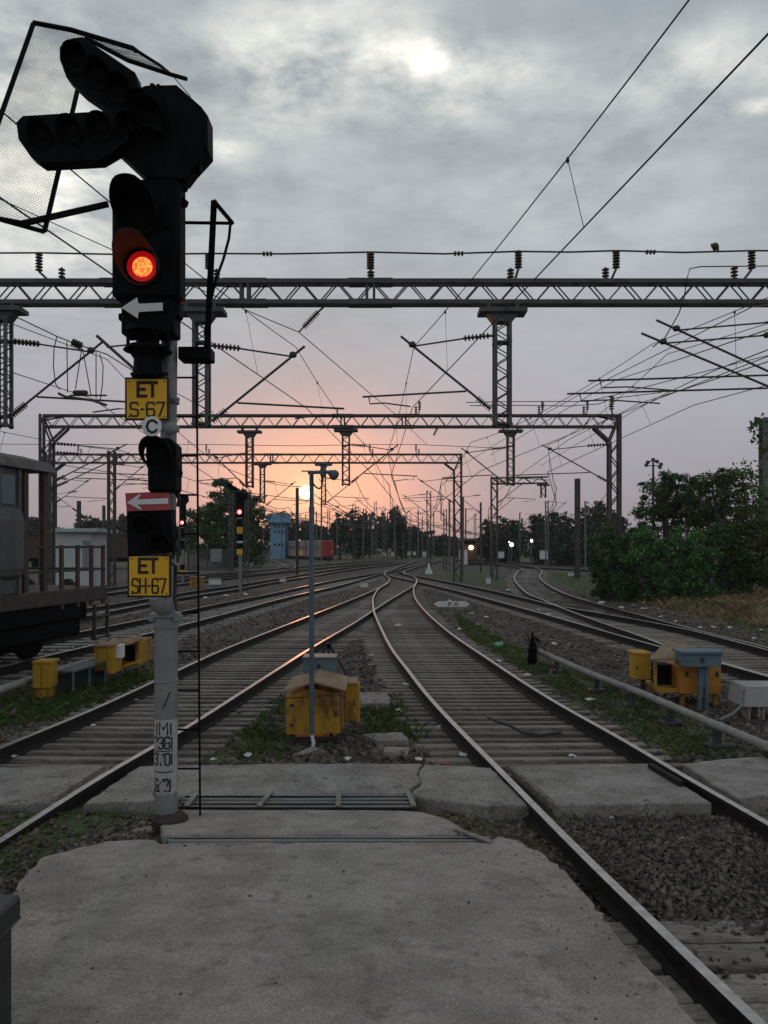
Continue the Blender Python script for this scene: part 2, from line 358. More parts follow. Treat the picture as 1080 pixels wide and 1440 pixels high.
m_paper = mat('litter_white', (.75, .74, .71), (.55, .54, .5), .8, scale=20)
def leafmat(name, a, b, c=None): return mat(name, a, b, .65, scale=.9, detail=3, lo=.36, hi=.64, spec=.25, c3=c, s3=3.3, lo3=.52, hi3=.7, island=.65)
m_leafd = leafmat('dark_foliage', (.04, .078, .027), (.085, .145, .05), (.12, .16, .055))
m_leafg = leafmat('green_foliage', (.055, .145, .045), (.11, .23, .07), (.17, .21, .06))
m_leafy = leafmat('yellowish_foliage', (.045, .08, .022), (.115, .145, .04), (.15, .15, .048))
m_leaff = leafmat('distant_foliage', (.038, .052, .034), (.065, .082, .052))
m_grass = leafmat('grass_blades', (.06, .10, .026), (.11, .15, .042), (.18, .165, .06))
m_dry = leafmat('dry_scrub', (.21, .145, .07), (.34, .235, .115), (.16, .15, .065))

# ================================================================== TRACKS (rail lines on the ground)
def GP(l): return [tuple(G(x, y)[:2]) for x, y in l]
RAILS = {
 'B': (GP([(1378, 1736), (1180, 1545), (1070, 1440), (974, 1348), (911.5, 1290.4), (829.6, 1211), (752.6, 1133.9), (696.3, 1075.9), (642.6, 1022.2), (600, 976), (573.3, 941.5), (547.4, 906.3), (528, 865.6), (524.8, 852.6), (525.2, 839.6), (532.6, 827.6), (545.6, 819.3), (547, 812.8), (541.5, 804.4), (566, 794.8), (583, 788.5)]),
       GP([(2125, 1736), (1180, 1214), (1078.7, 1155.7), (1015.2, 1120.7), (955.6, 1087), (877.8, 1040.4), (799, 997.2), (740.7, 962), (677.8, 920.4), (639, 894.3), (610.4, 871), (593.7, 854.4), (583.5, 839.6), (581.7, 827.6), (586.3, 817.4), (582.6, 811), (568.5, 803.5), (599, 793.5), (625, 787.5)])),
 'A': (GP([(-170, 1125), (0, 1050.8), (124.4, 1000), (218.9, 956.7), (312.2, 914), (370, 891.2), (435, 866), (495.6, 842.4), (532.6, 826.7), (546.5, 818)]),
       GP([(-140, 1270), (0, 1181.4), (155.6, 1082.8), (250, 1030), (360.4, 959.8), (442.2, 908), (500, 874.4), (525, 858), (551, 841.5), (580.7, 824), (586, 817.4)])),
 'C': (GP([(-400, 992), (-150, 940), (0, 910), (131, 884.4), (208.9, 868.9), (317, 846.7), (374.8, 835.8), (435, 822.6), (486, 812.8), (540, 803.5), (569, 794), (590, 787)]),
       GP([(-300, 1010), (-120, 967), (0, 937.8), (111, 911), (218.9, 887.8), (336.3, 857.5), (384.4, 844.3), (435, 832.2), (477, 823), (514, 812.8), (543.7, 804.4), (570, 798), (602, 791.5), (620, 786.5)])),
 'D': (GP([(-120, 893), (60, 864), (170, 847.5), (278.5, 829.8), (336, 822), (413, 809.4), (435, 805.7), (500, 796), (560, 789)]),
       GP([(-100, 912), (70, 876), (170, 856), (252, 840.4), (336, 827.4), (394, 816.6), (444.6, 808.6), (500, 799.7), (575, 790.3)])),
 'E': (GP([(-80, 850), (100, 833), (200, 820.5), (300, 808.5), (400, 798.5), (470, 792.5), (545, 787.5)]),
       GP([(-90, 860), (100, 840), (200, 827.5), (320, 812.5), (410, 802.5), (480, 795.5), (560, 789)])),
 'F': (GP([(200, 815), (300, 806), (360, 802), (390, 798.8), (398, 794.5), (390, 790.5), (376, 787)]),
       GP([(200, 820), (300, 811), (365, 805.5), (405, 801), (416, 795.5), (408, 790.5), (392, 787)])),
 'G': (GP([(1200, 984), (1080, 949), (1017.8, 931), (955.6, 915.6), (877.8, 894.7), (794.4, 871), (739, 855.8), (655.6, 833.6), (617.8, 824.4), (584, 816.8), (557, 811), (540, 806)]),
       GP([(1200, 944), (1080, 913), (951, 881), (840, 861), (777.8, 850), (739, 840.6), (683, 828), (606.7, 813), (577.8, 807.6), (560, 803)])),
 'H': (GP([(1200, 985), (1080, 950), (962, 916.4), (902, 893.8), (840, 872.6), (780.6, 850.4), (764, 843), (739, 832), (723.6, 814), (728, 804), (733, 799), (700, 793), (640, 787.5)]),
       GP([(1200, 941), (1080, 909.5), (995.6, 889), (900, 864), (822, 843), (780.6, 828), (759.7, 812.8), (762, 804), (757, 799.5), (745, 796), (700, 790), (648, 785.5)])),
 'J': (GP([(640, 789.5), (720, 795.5), (840, 802), (960, 808)]), GP([(650, 786.6), (750, 791.5), (850, 796.5), (960, 801)])),
}
SLABS = ((6.72, 8.02),)
TRK = {}
def interpX(pl, y): return float(np.interp(y, pl[:, 1], pl[:, 0]))
TL = {'B': ('curving railway track in the right foreground with bright railheads, running up to the crossover', 1), 'A': ('railway track left of the blue lamp post, joining the right foreground track at the crossover', 2),
 'C': ('railway track that the grey wagon stands on, edged by a row of sleeper ends', 3), 'D': ('railway track passing just behind the foot of the distant red signal', 4), 'E': ('railway track in front of the grey paling fence on the left', 5),
 'F': ('distant track curving away towards the blue tower', 6), 'G': ('railway track passing behind the blue and orange boxes on the right', 7), 'H': ('S-bending track between the hedge and the walking person', 8), 'J': ('far cross track behind the walking person', 9)}
TRACK_SLEEP = {'B': (3.0, 62), 'A': (8.1, 48), 'C': (9.0, 64), 'D': (26, 70), 'E': (30, 80), 'F': (60, 110), 'G': (12.4, 60), 'H': (17.0, 80), 'J': (80, 120)}
def rail_mesh(pl, z, name, parent):
    pl = np.array(pl); mb = MB()
    prof = [(-.0335, 0, 0), (-.0335, -.035, 0), (-.012, -.05, 0), (-.012, -.125, 0), (-.068, -.143, 0), (-.068, -.156, 0), (.068, -.156, 0), (.068, -.143, 0), (.012, -.125, 0), (.012, -.05, 0), (.0335, -.035, 0), (.0335, 0, 0)]
    n = len(prof); N = len(pl)
    for i in range(N):
        t = pl[min(i+1, N-1)]-pl[max(i-1, 0)]; t = t/max(np.linalg.norm(t), 1e-6); a = np.array((t[1], -t[0]))
        for px, pz, _ in prof: mb.v.append((pl[i][0]+a[0]*px, pl[i][1]+a[1]*px, z+pz))
    for i in range(N-1):
        for k in range(n):
            k2 = (k+1) % n; mb.f.append((i*n+k, i*n+k2, (i+1)*n+k2, (i+1)*n+k)); mb.m.append(1 if k == n-1 else 0)
    return mb.build(name, [m_rail, m_railtop], parent)
def smoothline(pts):
    d = catrom(pts, 24); seg = np.r_[0, np.cumsum(np.linalg.norm(np.diff(d, axis=0), axis=1))]
    n = max(20, int(seg[-1]/.25)); s = np.linspace(0, seg[-1], n); d = np.c_[np.interp(s, seg, d[:, 0]), np.interp(s, seg, d[:, 1])]
    k = 7; w = np.ones(k)/k; e = np.r_[np.repeat(d[:1], k//2, 0)+np.outer(np.arange(-(k//2), 0), d[1]-d[0]), d, np.repeat(d[-1:], k//2, 0)+np.outer(np.arange(1, k//2+1), d[-1]-d[-2])]
    return np.c_[np.convolve(e[:, 0], w, 'valid'), np.convolve(e[:, 1], w, 'valid')]
slm = MB(); slm.box((0, 0, 0), (2.75, .2, .13), ch=.012); sleeper_src = None; csrc = None; m_csl = mat('concrete_sleeper', (.24, .22, .20), (.34, .315, .285), .9, scale=4, bump=.3, grain=.2, gscale=20)
for key, (L, R) in RAILS.items():
    L, R = smoothline(L), smoothline(R); TRK[key] = (L, R); lab, zi = TL[key]
    root = thing('railway_track', lab, 'track', (float(L[len(L)//2][0]), float(L[len(L)//2][1]), GZ))
    rail_mesh(L, -.0015*zi, 'rail', root); rail_mesh(R, -.0015*zi-.0007, 'rail', root)
    y0, y1 = TRACK_SLEEP[key]; y = y0; k = 0; rest = MB(); pitch = .30 if key in 'ABG' else .58 if key == 'C' else .5
    if key in 'EFJ': pitch = .8
    while y < y1:
        if (key in 'AB' and 6.5 < y < 8.05) or (key == 'B' and 4.85 < y < 6.7): y += pitch; continue
        xl, xr = interpX(L, y), interpX(R, y)
        ang = 0.35*math.atan2(-(interpX(L, y+.5)-interpX(L, y-.5)), 1.0)*0.5
        if key == 'C': xr += .18
        cx = (xl+xr)/2+random.uniform(-.05, .05); z = -.155-.065-.0021*zi+random.uniform(-.012, .004)+(.02 if y < 4.8 else 0); ln = (abs(xr-xl)+1.05)/2.75
        if key in 'AB' and 24 < y < 45: ln *= 1.0
        wy = 1.3 if y < 4.8 else .118/.2*random.uniform(.85, 1.15) if pitch < .4 else 1.15
        if k < 100:
            if key == 'C' and csrc is None: csrc = slm.build('sleeper', m_csl, root); o = csrc
            elif key == 'C': o = bpy.data.objects.new('sleeper', csrc.data); COL.objects.link(o); o.parent = root
            elif sleeper_src is None: sleeper_src = slm.build('sleeper', m_sleep, root); o = sleeper_src
            else: o = bpy.data.objects.new('sleeper', sleeper_src.data); COL.objects.link(o); o.parent = root
            o.matrix_parent_inverse = Matrix.Translation(-root.location)
            o.location = (cx, y, z); o.rotation_euler = (random.uniform(-.02, .02), 0, ang+random.uniform(-.012, .012)); o.scale = (ln*random.uniform(.97, 1.03), wy, 1)
        else: rest.box((cx, y, z), (2.75*ln, .2*wy, .13), Matrix.Rotation(ang, 3, 'Z'))
        k += 1; y += pitch*random.uniform(.95, 1.05)*(1 if y < 30 or key == 'C' else 1.4)
    if rest.v: tag(rest.build('sleeper_rows', m_sleep, root), kind='stuff')

# ================================================================== GROUND
def inpoly(x, y, poly):
    ins = np.zeros(x.shape, bool); n = len(poly); j = n-1
    for i in range(n):
        xi, yi = poly[i]; xj, yj = poly[j]
        c = ((yi > y) != (yj > y)) & (x < (xj-xi)*(y-yi)/(yj-yi+1e-12)+xi); ins ^= c; j = i
    return ins
def gpoly(l, z=GZ): return [tuple(G(x, y, z)[:2]) for x, y in l]
GRASS = [gpoly(l) for l in (
 [(-200, 1140), (200, 1135), (225, 1160), (160, 1180), (30, 1260), (-300, 1300)],
 [(345, 1000), (400, 985), (400, 1060), (330, 1070)], [(505, 985), (560, 980), (610, 1040), (520, 1045)],
 [(640, 862), (690, 890), (760, 930), (850, 960), (1000, 1030), (1040, 1062), (960, 1075), (870, 1020), (760, 955), (650, 890)],
 [(30, 960), (120, 968), (230, 935), (210, 965), (90, 1010), (-80, 1040)],
 [(620, 806), (690, 804), (725, 822), (690, 826), (610, 810)], [(775, 806), (850, 810), (900, 850), (840, 842), (780, 815)],
 [(600, 1134), (660, 1139), (725, 1178), (795, 1238), (850, 1300), (830, 1310), (740, 1225), (680, 1180)], [(770, 1140), (1010, 1136), (1010, 1158), (770, 1166)], [(820, 1160), (980, 1160), (960, 1205), (800, 1200)], [(240, 1052), (400, 1052), (400, 1074), (200, 1076)], [(620, 985), (800, 985), (860, 1060), (700, 1060)], [(400, 796), (440, 794), (600, 786), (500, 795), (405, 806)], [(830, 845), (900, 850), (1000, 872), (1100, 900), (1100, 870), (900, 842)])]
EARTH = [gpoly(l) for l in ([(850, 838), (900, 838), (1200, 830), (1200, 905), (1000, 875), (900, 852)], [(560, 1140), (640, 1145), (760, 1175), (840, 1240), (780, 1230), (700, 1150), (600, 1125)])]
def blurmask(polys, x, y, r):
    m = np.zeros(x.shape)
    for dx_, dy_ in ((0, 0), (r, 0), (-r, 0), (0, r), (0, -r), (r*.7, r*.7), (-r*.7, -r*.7), (r*.7, -r*.7), (-r*.7, r*.7)):
        k = np.zeros(x.shape, bool)
        for p in polys: k |= inpoly(x+dx_, y+dy_, p)
        m += k
    return m/9
def grow(a, b, s0, q):
    out = [a]
    while out[-1] < b: out.append(out[-1]+s0); s0 *= q
    return out
xs = [-t for t in grow(13, 800, .2, 1.12)][::-1][:-1]+list(np.arange(-13, 13.01, .16))+grow(13, 800, .2, 1.12)[1:]
ys = list(np.arange(-6, 2.4, .6))+list(np.arange(2.4, 20, .16))+grow(20, 1500, .18, 1.035)
xs, ys = np.array(xs), np.array(ys); X, Y = np.meshgrid(xs, ys)
def vnoise(x, y, s, seed):
    r = np.random.default_rng(seed).random((64, 64)); u, v = x/s, y/s; i, j = np.floor(u).astype(int), np.floor(v).astype(int); a, b = u-i, v-j
    a, b = a*a*(3-2*a), b*b*(3-2*b); g = lambda p, q: r[p % 64, q % 64]
    return (g(i, j)*(1-a)+g(i+1, j)*a)*(1-b)+(g(i, j+1)*(1-a)+g(i+1, j+1)*a)*b
def ground_z(X, Y):
    far = np.clip((Y-60)/60, 0, 1)
    z = GZ+(vnoise(X, Y, .55, 1)-.5)*.05+(vnoise(X, Y, .23, 2)-.5)*.035-.03*far
    for key in 'ABG':
        L_, R_ = TRK[key]; xc = (np.interp(Y, L_[:, 1], L_[:, 0])+np.interp(Y, R_[:, 1], R_[:, 0]))/2; z = z-.055*np.exp(-((X-xc)/1.25)**6)*((Y > 8.1) & (Y < 50))
    z = z+.09*np.exp(-((Y-6.2)/.75)**4-((X+2.5)/4.2)**6)+.05*np.exp(-((Y-5.9)/.95)**4-((X+3.6)/2.2)**6)
    z = z+.45*np.exp(-((X-14.5)/4)**2-((Y-30)/6)**2)*vnoise(X, Y, 1.1, 5)*1.4
    return z
Z = ground_z(X, Y)
me = bpy.data.meshes.new('ground'); ny, nx = X.shape
idx = np.arange(nx*ny).reshape(ny, nx)
fc = np.c_[idx[:-1, :-1].ravel(), idx[:-1, 1:].ravel(), idx[1:, 1:].ravel(), idx[1:, :-1].ravel()]
me.from_pydata(np.c_[X.ravel(), Y.ravel(), Z.ravel()].tolist(), [], fc.tolist())
gap_shade = np.zeros(X.shape)  # shade of the gaps between sleepers, put into the ground colour
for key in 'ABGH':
    L_, R_ = TRK[key]; xc = (np.interp(Y, L_[:, 1], L_[:, 0])+np.interp(Y, R_[:, 1], R_[:, 0]))/2; gap_shade = np.maximum(gap_shade, np.exp(-((X-xc)/1.3)**6)*((Y > 8.0) & (Y < 60)))
me.attributes.new('gap_shade', 'FLOAT', 'POINT').data.foreach_set('value', gap_shade.ravel().astype(np.float32))
for nm, polys, r in (('grass', GRASS, .35), ('earth', EARTH, .4)):
    a = me.attributes.new(nm, 'FLOAT', 'POINT')
    val = blurmask(polys, X, Y, r)
    if nm == 'grass': val = np.maximum(val, np.clip((Y-120)/60, 0, 1)*.8); val = np.maximum(val, ((np.abs(X) > 30) & (Y > 60))*.7)
    a.data.foreach_set('value', val.ravel().astype(np.float32))
me.polygons.foreach_set('use_smooth', [True]*len(me.polygons))
m = bpy.data.materials.new('ballast_and_soil'); m.use_nodes = True; gnt = m.node_tree; b = gnt.nodes['Principled BSDF']; setin(b, 'Roughness', .95)
tcg = nd(gnt, 'ShaderNodeTexCoord')
def gN(scale, det=6, rough=.65):
    n = nd(gnt, 'ShaderNodeTexNoise'); setin(n, 'Scale', scale); setin(n, 'Detail', det); setin(n, 'Roughness', rough); lk(gnt, tcg.outputs['Object'], n.inputs['Vector']); return n.outputs['Fac']
def gR(f, stops):
    r = nd(gnt, 'ShaderNodeValToRGB')
    while len(r.color_ramp.elements) < len(stops): r.color_ramp.elements.new(.5)
    for e, (p, c) in zip(r.color_ramp.elements, stops): e.position = p; e.color = rgba(c)
    lk(gnt, f, r.inputs['Fac']); return r.outputs['Color']
def gM(f, a, bb):
    n = nd(gnt, 'ShaderNodeMix', data_type='RGBA'); lk(gnt, f, n.inputs['Factor'])
    ia = [i for i in n.inputs if i.type == 'RGBA']; lk(gnt, a, ia[0]); lk(gnt, bb, ia[1]); return [o for o in n.outputs if o.type == 'RGBA'][0]
vor = nd(gnt, 'ShaderNodeTexVoronoi'); setin(vor, 'Scale', 17.0); lk(gnt, tcg.outputs['Object'], vor.inputs['Vector'])
sepc = nd(gnt, 'ShaderNodeSeparateColor'); lk(gnt, vor.outputs['Color'], sepc.inputs[0])
stone = gR(sepc.outputs[0], [(0, (.045, .036, .029)), (.5, (.11, .09, .073)), (1, (.21, .172, .142))])
soil = gR(gN(3.0), [(.35, (.05, .038, .03)), (.65, (.115, .09, .07))])
thr = nd(gnt, 'ShaderNodeMapRange'); setin(thr, 'From Min', .42); setin(thr, 'From Max', .58); lk(gnt, gN(1.1, 5), thr.inputs['Value'])
colr = gM(thr.outputs[0], soil, stone)
def gattr(nm, c):
    at_ = nd(gnt, 'ShaderNodeAttribute', attribute_name=nm); mm = nd(gnt, 'ShaderNodeMath', op='MULTIPLY'); lk(gnt, at_.outputs['Fac'], mm.inputs[0])
    mr = nd(gnt, 'ShaderNodeMapRange'); setin(mr, 'From Min', .38); setin(mr, 'From Max', .55); lk(gnt, gN(c, 7), mr.inputs['Value']); lk(gnt, mr.outputs[0], mm.inputs[1])
    ad_ = nd(gnt, 'ShaderNodeMath', op='ADD'); ad_.use_clamp = True; lk(gnt, mm.outputs[0], ad_.inputs[0]); m2 = nd(gnt, 'ShaderNodeMath', op='MULTIPLY'); lk(gnt, at_.outputs['Fac'], m2.inputs[0]); setin(m2, 1, .65); lk(gnt, m2.outputs[0], ad_.inputs[1])
    return ad_.outputs[0]
oa = nd(gnt, 'ShaderNodeAttribute', attribute_name='gap_shade'); om = nd(gnt, 'ShaderNodeMath', op='MULTIPLY'); lk(gnt, oa.outputs['Fac'], om.inputs[0]); setin(om, 1, .8); colr = gM(om.outputs[0], colr, gR(gN(4.0), [(.35, (.022, .017, .014)), (.65, (.05, .04, .032))]))
colr = gM(gattr('earth', 1.7), colr, gR(gN(5), [(.35, (.15, .105, .062)), (.65, (.26, .185, .11))]))
colr = gM(gattr('grass', 1.3), colr, gR(gN(6), [(.35, (.05, .066, .022)), (.55, (.085, .105, .036)), (.7, (.13, .12, .05))]))
lk(gnt, colr, b.inputs['Base Color'])
bp = nd(gnt, 'ShaderNodeBump'); setin(bp, 'Strength', .8); setin(bp, 'Distance', .03)
lk(gnt, vor.outputs['Distance'], bp.inputs['Height']); bp.invert = True; lk(gnt, bp.outputs['Normal'], b.inputs['Normal'])
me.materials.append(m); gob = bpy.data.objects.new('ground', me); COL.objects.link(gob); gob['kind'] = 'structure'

# ================================================================== CONCRETE PATH (crossing slabs and ramp)
def R(px, py, dz=0.0):
    k = (py-HY)/F; Yv = 1.5645/(k-.107); return P(px, py, Yv)+V((0, 0, dz))
def jitter(pts, amp, n):
    out = []
    for i in range(len(pts)):
        a, bb = V(pts[i]), V(pts[(i+1) % len(pts)]); L = (bb-a).length; kk = max(1, int(L/n))
        for j in range(kk):
            p = a.lerp(bb, j/kk)
            if j and amp: p = p+V((random.uniform(-amp, amp), random.uniform(-amp, amp), 0))
            out.append(p)
    return out
def slab(name, pts, depth, m, amp=.012, step=.08, edge=.013):
    top = jitter(pts, amp, step); mb = MB(); n = len(top); c = sum(top, V((0, 0, 0)))/n
    ring2 = [p+V((0, 0, -edge))+(p-c).normalized()*edge for p in top]; ring3 = [V((p.x, p.y, p.z-depth)) for p in ring2]
    mb.add(top+ring2+ring3, [tuple(range(n))]+[(i, (i+1) % n, n+(i+1) % n, n+i) for i in range(n)]+[(n+i, n+(i+1) % n, 2*n+(i+1) % n, 2*n+i) for i in range(n)])
    o = mb.build(name, m); o['kind'] = 'structure'; return o
g = lambda x, y: G(x, y, -.03)
slab('crossing_path', [g(-160, 1082), g(60, 1078), g(130, 1076), g(152, 1078), g(140, 1090), g(78, 1128), g(20, 1130), g(-220, 1133)], .25, m_conc2, .02)
slab('crossing_path', [g(196, 1078), g(400, 1074), g(592, 1074), g(584, 1088), g(590, 1098), g(574, 1108), g(572, 1116), g(265, 1118), g(220, 1125), g(120, 1130)], .25, m_conc2, .015)
slab('crossing_path', [g(597, 1075), g(660, 1078), g(690, 1080), g(742, 1131), g(680, 1131), g(600, 1122), g(580, 1116), g(594, 1100), g(590, 1090)], .25, m_conc2, .015)
slab('crossing_path', [g(722, 1079), g(820, 1075), g(912, 1074), g(998, 1128), g(900, 1129), g(778, 1131)], .27, m_conc2, .004)
slab('crossing_path', [g(962, 1074), g(1010, 1068), g(1090, 1062), g(1250, 1056), g(1250, 1108), g(1082, 1117), g(1042, 1122), g(1015, 1108), g(985, 1088)], .27, m_conc2, .02)
rp = lambda l: [R(x, y) for x, y in l]
far_edge = [(252, 1139), (400, 1139), (560, 1140), (592, 1142), (628, 1152), (648, 1164), (640, 1174), (450, 1174), (232, 1174), (228, 1160)]
slab('platform_ramp', rp(far_edge), .3, m_conc, .010, .15)
near = [(-330, 1440), (-140, 1330), (20, 1256), (38, 1226), (62, 1205), (110, 1192), (150, 1183), (215, 1181), (225, 1187), (450, 1185.5), (690, 1184.5), (703, 1176), (735, 1186), (768, 1205), (800, 1232), (835, 1272), (862, 1310), (905, 1357), (948, 1400), (985, 1446)]
bk = [R(985, 1446)+V((.16, -1.1, .12)), R(985, 1446)+V((.3, -5, .53)), V((-4.5, -2, .89)), V((-4.2, 1.6, .5))]
slab('platform_ramp', rp(near)+bk, .9, m_conc, .022, .07, .012)
# a loose slab by the signal foot and two in the grass
for lab, pts, z in (('cracked thin concrete slab lying by the foot of the main signal', [(140, 1180), (212, 1160), (214, 1168), (172, 1181)], -.06), ('flat grey stone slab in the grass right of the yellow hut, nearer one', [(542, 1050), (575, 1051), (572, 1058), (540, 1056)], -.13), ('flat grey stone slab in the grass right of the yellow hut, larger one', [(510, 1032), (566, 1030), (574, 1040), (530, 1041)], -.12), ('pale concrete block behind the yellow hut', [(506, 973), (545, 973), (548, 988), (507, 988)], -.1)):
    o = slab('stone_slab', [G(x, y, z) for x, y in pts], .12, m_conc2, .02, .1); del o['kind']; tag(o, lab, 'slab')

# steel signal rods lying in the two slots of the path
def rods(label, x0, x1, ya, yb, n, f, cross):
    root = thing('signal_rod_bundle', label, 'rods', f((x0+x1)/2, (ya+yb)/2))
    for i in range(n):
        yy = ya+(yb-ya)*(i+.5)/n+random.uniform(-.6, .6); a, bb = f(x0+random.uniform(-6, 6), yy+random.uniform(-.5, .5)), f(x1+random.uniform(-4, 2), yy)
        mb = MB(); mb.tube([a, a.lerp(bb, .5)+V((0, 0, random.uniform(-.006, .004))), bb], .011, 7); mb.build('rod', m_rail if i % 3 == 1 else m_grey, root, True)
    for (xa, y1, xb, y2) in cross:
        mb = MB(); mb.beam(f(xa, y1)+V((0, 0, .03)), f(xb, y2)+V((0, 0, .03)), .045, .012); mb.build('cross_bar', m_conc2, root)
rods('bundle of steel signal rods under flat cross bars behind the ramp', 258, 584, 1118.5, 1138, 11, lambda x, y: G(x, y, -.045), [(262, 1138, 276, 1120), (364, 1138, 381, 1117), (475, 1138, 477, 1117), (582, 1138, 573, 1117)])
rods('steel signal rods in the narrow slot across the concrete ramp', 240, 690, 1174.6, 1185, 6, lambda x, y: R(x, y, -.016), [(690, 1186, 640, 1168)])
# dark pit floors under the rods are simply the ground below
# guard rails set in the crossing
for lab, a, bb in (('short flat guard rail beside the left rail at the crossing', (76, 1124), (146, 1079)), ('short guard rail beside the left rail of the curving track at the crossing', (716, 1080), (776, 1132)), ('thin guard strip by the right rail of the curving track at the crossing', (914, 1077), (958, 1103))):
    mb = MB(); mb.beam(G(*a, -.008), G(*bb, -.008), .05, .06); tag(mb.build('guard_rail', m_rail if 'thin' in lab else m_sleep), lab, 'rail')

# ================================================================== BALLAST STONES, GRASS
def scatter_xy(n, y0, y1, dens=1.6):
    y = y0*(y1/y0)**(RNG.random(n)**(1/dens)); x = (RNG.random(n)*1.10-.55)*y; return x, y
def stones(name, x, y, z, r, m):
    ico = np.array([(sx, sy, sz) for sx in (-.75, .75) for sy in (-.75, .75) for sz in (-.7, .7)])
    fcs = np.array([(0, 1, 3), (0, 3, 2), (4, 6, 7), (4, 7, 5), (0, 4, 5), (0, 5, 1), (2, 3, 7), (2, 7, 6), (0, 2, 6), (0, 6, 4), (1, 5, 7), (1, 7, 3)])
    n = len(x); k = len(ico); v = ico[None]*(1+.5*(RNG.random((n, k, 1))-.5))+.75*(RNG.random((n, k, 3))-.5); v = v*np.stack([RNG.uniform(.7, 1.4, n), RNG.uniform(.6, 1.1, n), RNG.uniform(.3, .7, n)], 1)[:, None]
    a = RNG.random(n)*6.28; c, s = np.cos(a), np.sin(a); vx = v[:, :, 0]*c[:, None]-v[:, :, 1]*s[:, None]; vy = v[:, :, 0]*s[:, None]+v[:, :, 1]*c[:, None]
    t, t2 = RNG.normal(0, .45, n), RNG.normal(0, .45, n); vz = v[:, :, 2]+vx*t[:, None]+vy*t2[:, None]
    pts = np.stack([vx*r[:, None]+x[:, None], vy*r[:, None]+y[:, None], vz*r[:, None]+z[:, None]], 2).reshape(-1, 3)
    f = (fcs[None]+(np.arange(n)*k)[:, None, None]).reshape(-1, 3)
    me = bpy.data.meshes.new(name); me.vertices.add(len(pts)); me.vertices.foreach_set('co', pts.ravel()); me.loops.add(f.size); me.loops.foreach_set('vertex_index', f.ravel().astype(np.int32))
    me.polygons.add(len(f)); me.polygons.foreach_set('loop_start', np.arange(0, f.size, 3, dtype=np.int32)); me.polygons.foreach_set('loop_total', np.full(len(f), 3, dtype=np.int32)); me.update(); me.validate()
    me.materials.append(m); o = bpy.data.objects.new(name, me); COL.objects.link(o); o['kind'] = 'stuff'; return o
def blocked(x, y):
    """under the concrete"""
    ramp = [tuple(R(a, c)[:2]) for a, c in near]+[tuple(p[:2]) for p in bk]; ramp2 = [tuple(R(a, c)[:2]) for a, c in far_edge]
    m = inpoly(x, y, ramp) | inpoly(x, y, ramp2)
    Lb, Rb, Ra = (np.interp(y, TRK['B'][0][:, 1], TRK['B'][0][:, 0]), np.interp(y, TRK['B'][1][:, 1], TRK['B'][1][:, 0]), np.interp(y, TRK['A'][1][:, 1], TRK['A'][1][:, 0]))
    band = (y > 6.78) & (y < 8.0)
    return m | (band & ~((x > Rb-.05) & (x < Rb+.25)))
x, y = scatter_xy(90000, 3.0, 42, 1.25); k = ~blocked(x, y); x, y = x[k], y[k]
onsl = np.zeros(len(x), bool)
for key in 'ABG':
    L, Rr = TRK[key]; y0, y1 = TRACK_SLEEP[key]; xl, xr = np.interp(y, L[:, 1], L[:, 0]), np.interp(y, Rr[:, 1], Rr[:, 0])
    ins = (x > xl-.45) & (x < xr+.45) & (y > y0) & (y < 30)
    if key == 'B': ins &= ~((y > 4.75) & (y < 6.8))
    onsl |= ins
gm = blurmask(GRASS, x, y, .3)
keep = (RNG.random(len(x)) < np.where(onsl, .16, 1.0)) & (RNG.random(len(x)) > gm*.75); x, y, onsl = x[keep], y[keep], onsl[keep]
r = np.exp(RNG.normal(math.log(.022), .36, len(x))); r = np.where(onsl, r*.75, np.where(y < 7.5, np.minimum(r*.85, .033), r))
zb = (ground_z(x, y)+r*.25); zb = np.where(onsl, zb+RNG.uniform(-.01, .03, len(x)), zb)
midB = (x > np.interp(y, TRK['B'][0][:, 1], TRK['B'][0][:, 0])-.1) & (x < np.interp(y, TRK['B'][1][:, 1], TRK['B'][1][:, 0])+.3) & (y > 4.8) & (y < 6.75)
zb = np.where(midB, np.maximum(zb, -.15-.05*np.abs(np.sin(x*7+y*5))), zb)
m_shadestone = mat('shaded_ballast', (.035, .028, .023), (.07, .057, .046), .9, scale=3, detail=4, island=.6)  # darker copy of the ballast stone, with the gap shade in its colour
for sel, mm_s in ((~onsl, m_stone), (onsl, m_shadestone)): stones('ballast', x[sel], y[sel], zb[sel], r[sel], mm_s)
# thick ballast between the rails in front of the crossing
n = 30000; y = RNG.uniform(4.0, 6.76, n); x = RNG.uniform(1.2, 3.6, n); k = (x > np.interp(y, TRK['B'][0][:, 1], TRK['B'][0][:, 0])+.06) & ((y > 4.85+.15*np.sin(x*5)) | (RNG.random(n) < .04)); x, y = x[k], y[k]
stones('ballast', x, y, -.175+.05*vnoise(x, y, .4, 9)+RNG.uniform(-.03, .015, len(x)), np.exp(RNG.normal(math.log(.0135), .36, len(x))), m_stone)
def blades(name, x, y, z, h, w, m, lean=.5, kind='stuff'):
    n = len(x); a = RNG.random(n)*6.28; l = RNG.normal(0, lean, (n, 2)); v = np.zeros((n, 4, 3)); ca, sa_ = np.cos(a)*w, np.sin(a)*w
    v[:, 0] = np.stack([x-ca, y-sa_, z], 1); v[:, 1] = np.stack([x+ca, y+sa_, z], 1)
    v[:, 2] = np.stack([x+ca*.7+l[:, 0]*h*.4, y+sa_*.7+l[:, 1]*h*.4, z+h*.6], 1); v[:, 3] = np.stack([x+l[:, 0]*h, y+l[:, 1]*h, z+h], 1)
    f = np.arange(n*4).reshape(-1, 4)[:, [0, 1, 2, 3]]
    me = bpy.data.meshes.new(name); me.from_pydata(v.reshape(-1, 3).tolist(), [], f.tolist()); me.materials.append(m)
    o = bpy.data.objects.new(name, me); COL.objects.link(o)
    if kind: o['kind'] = kind
    return o
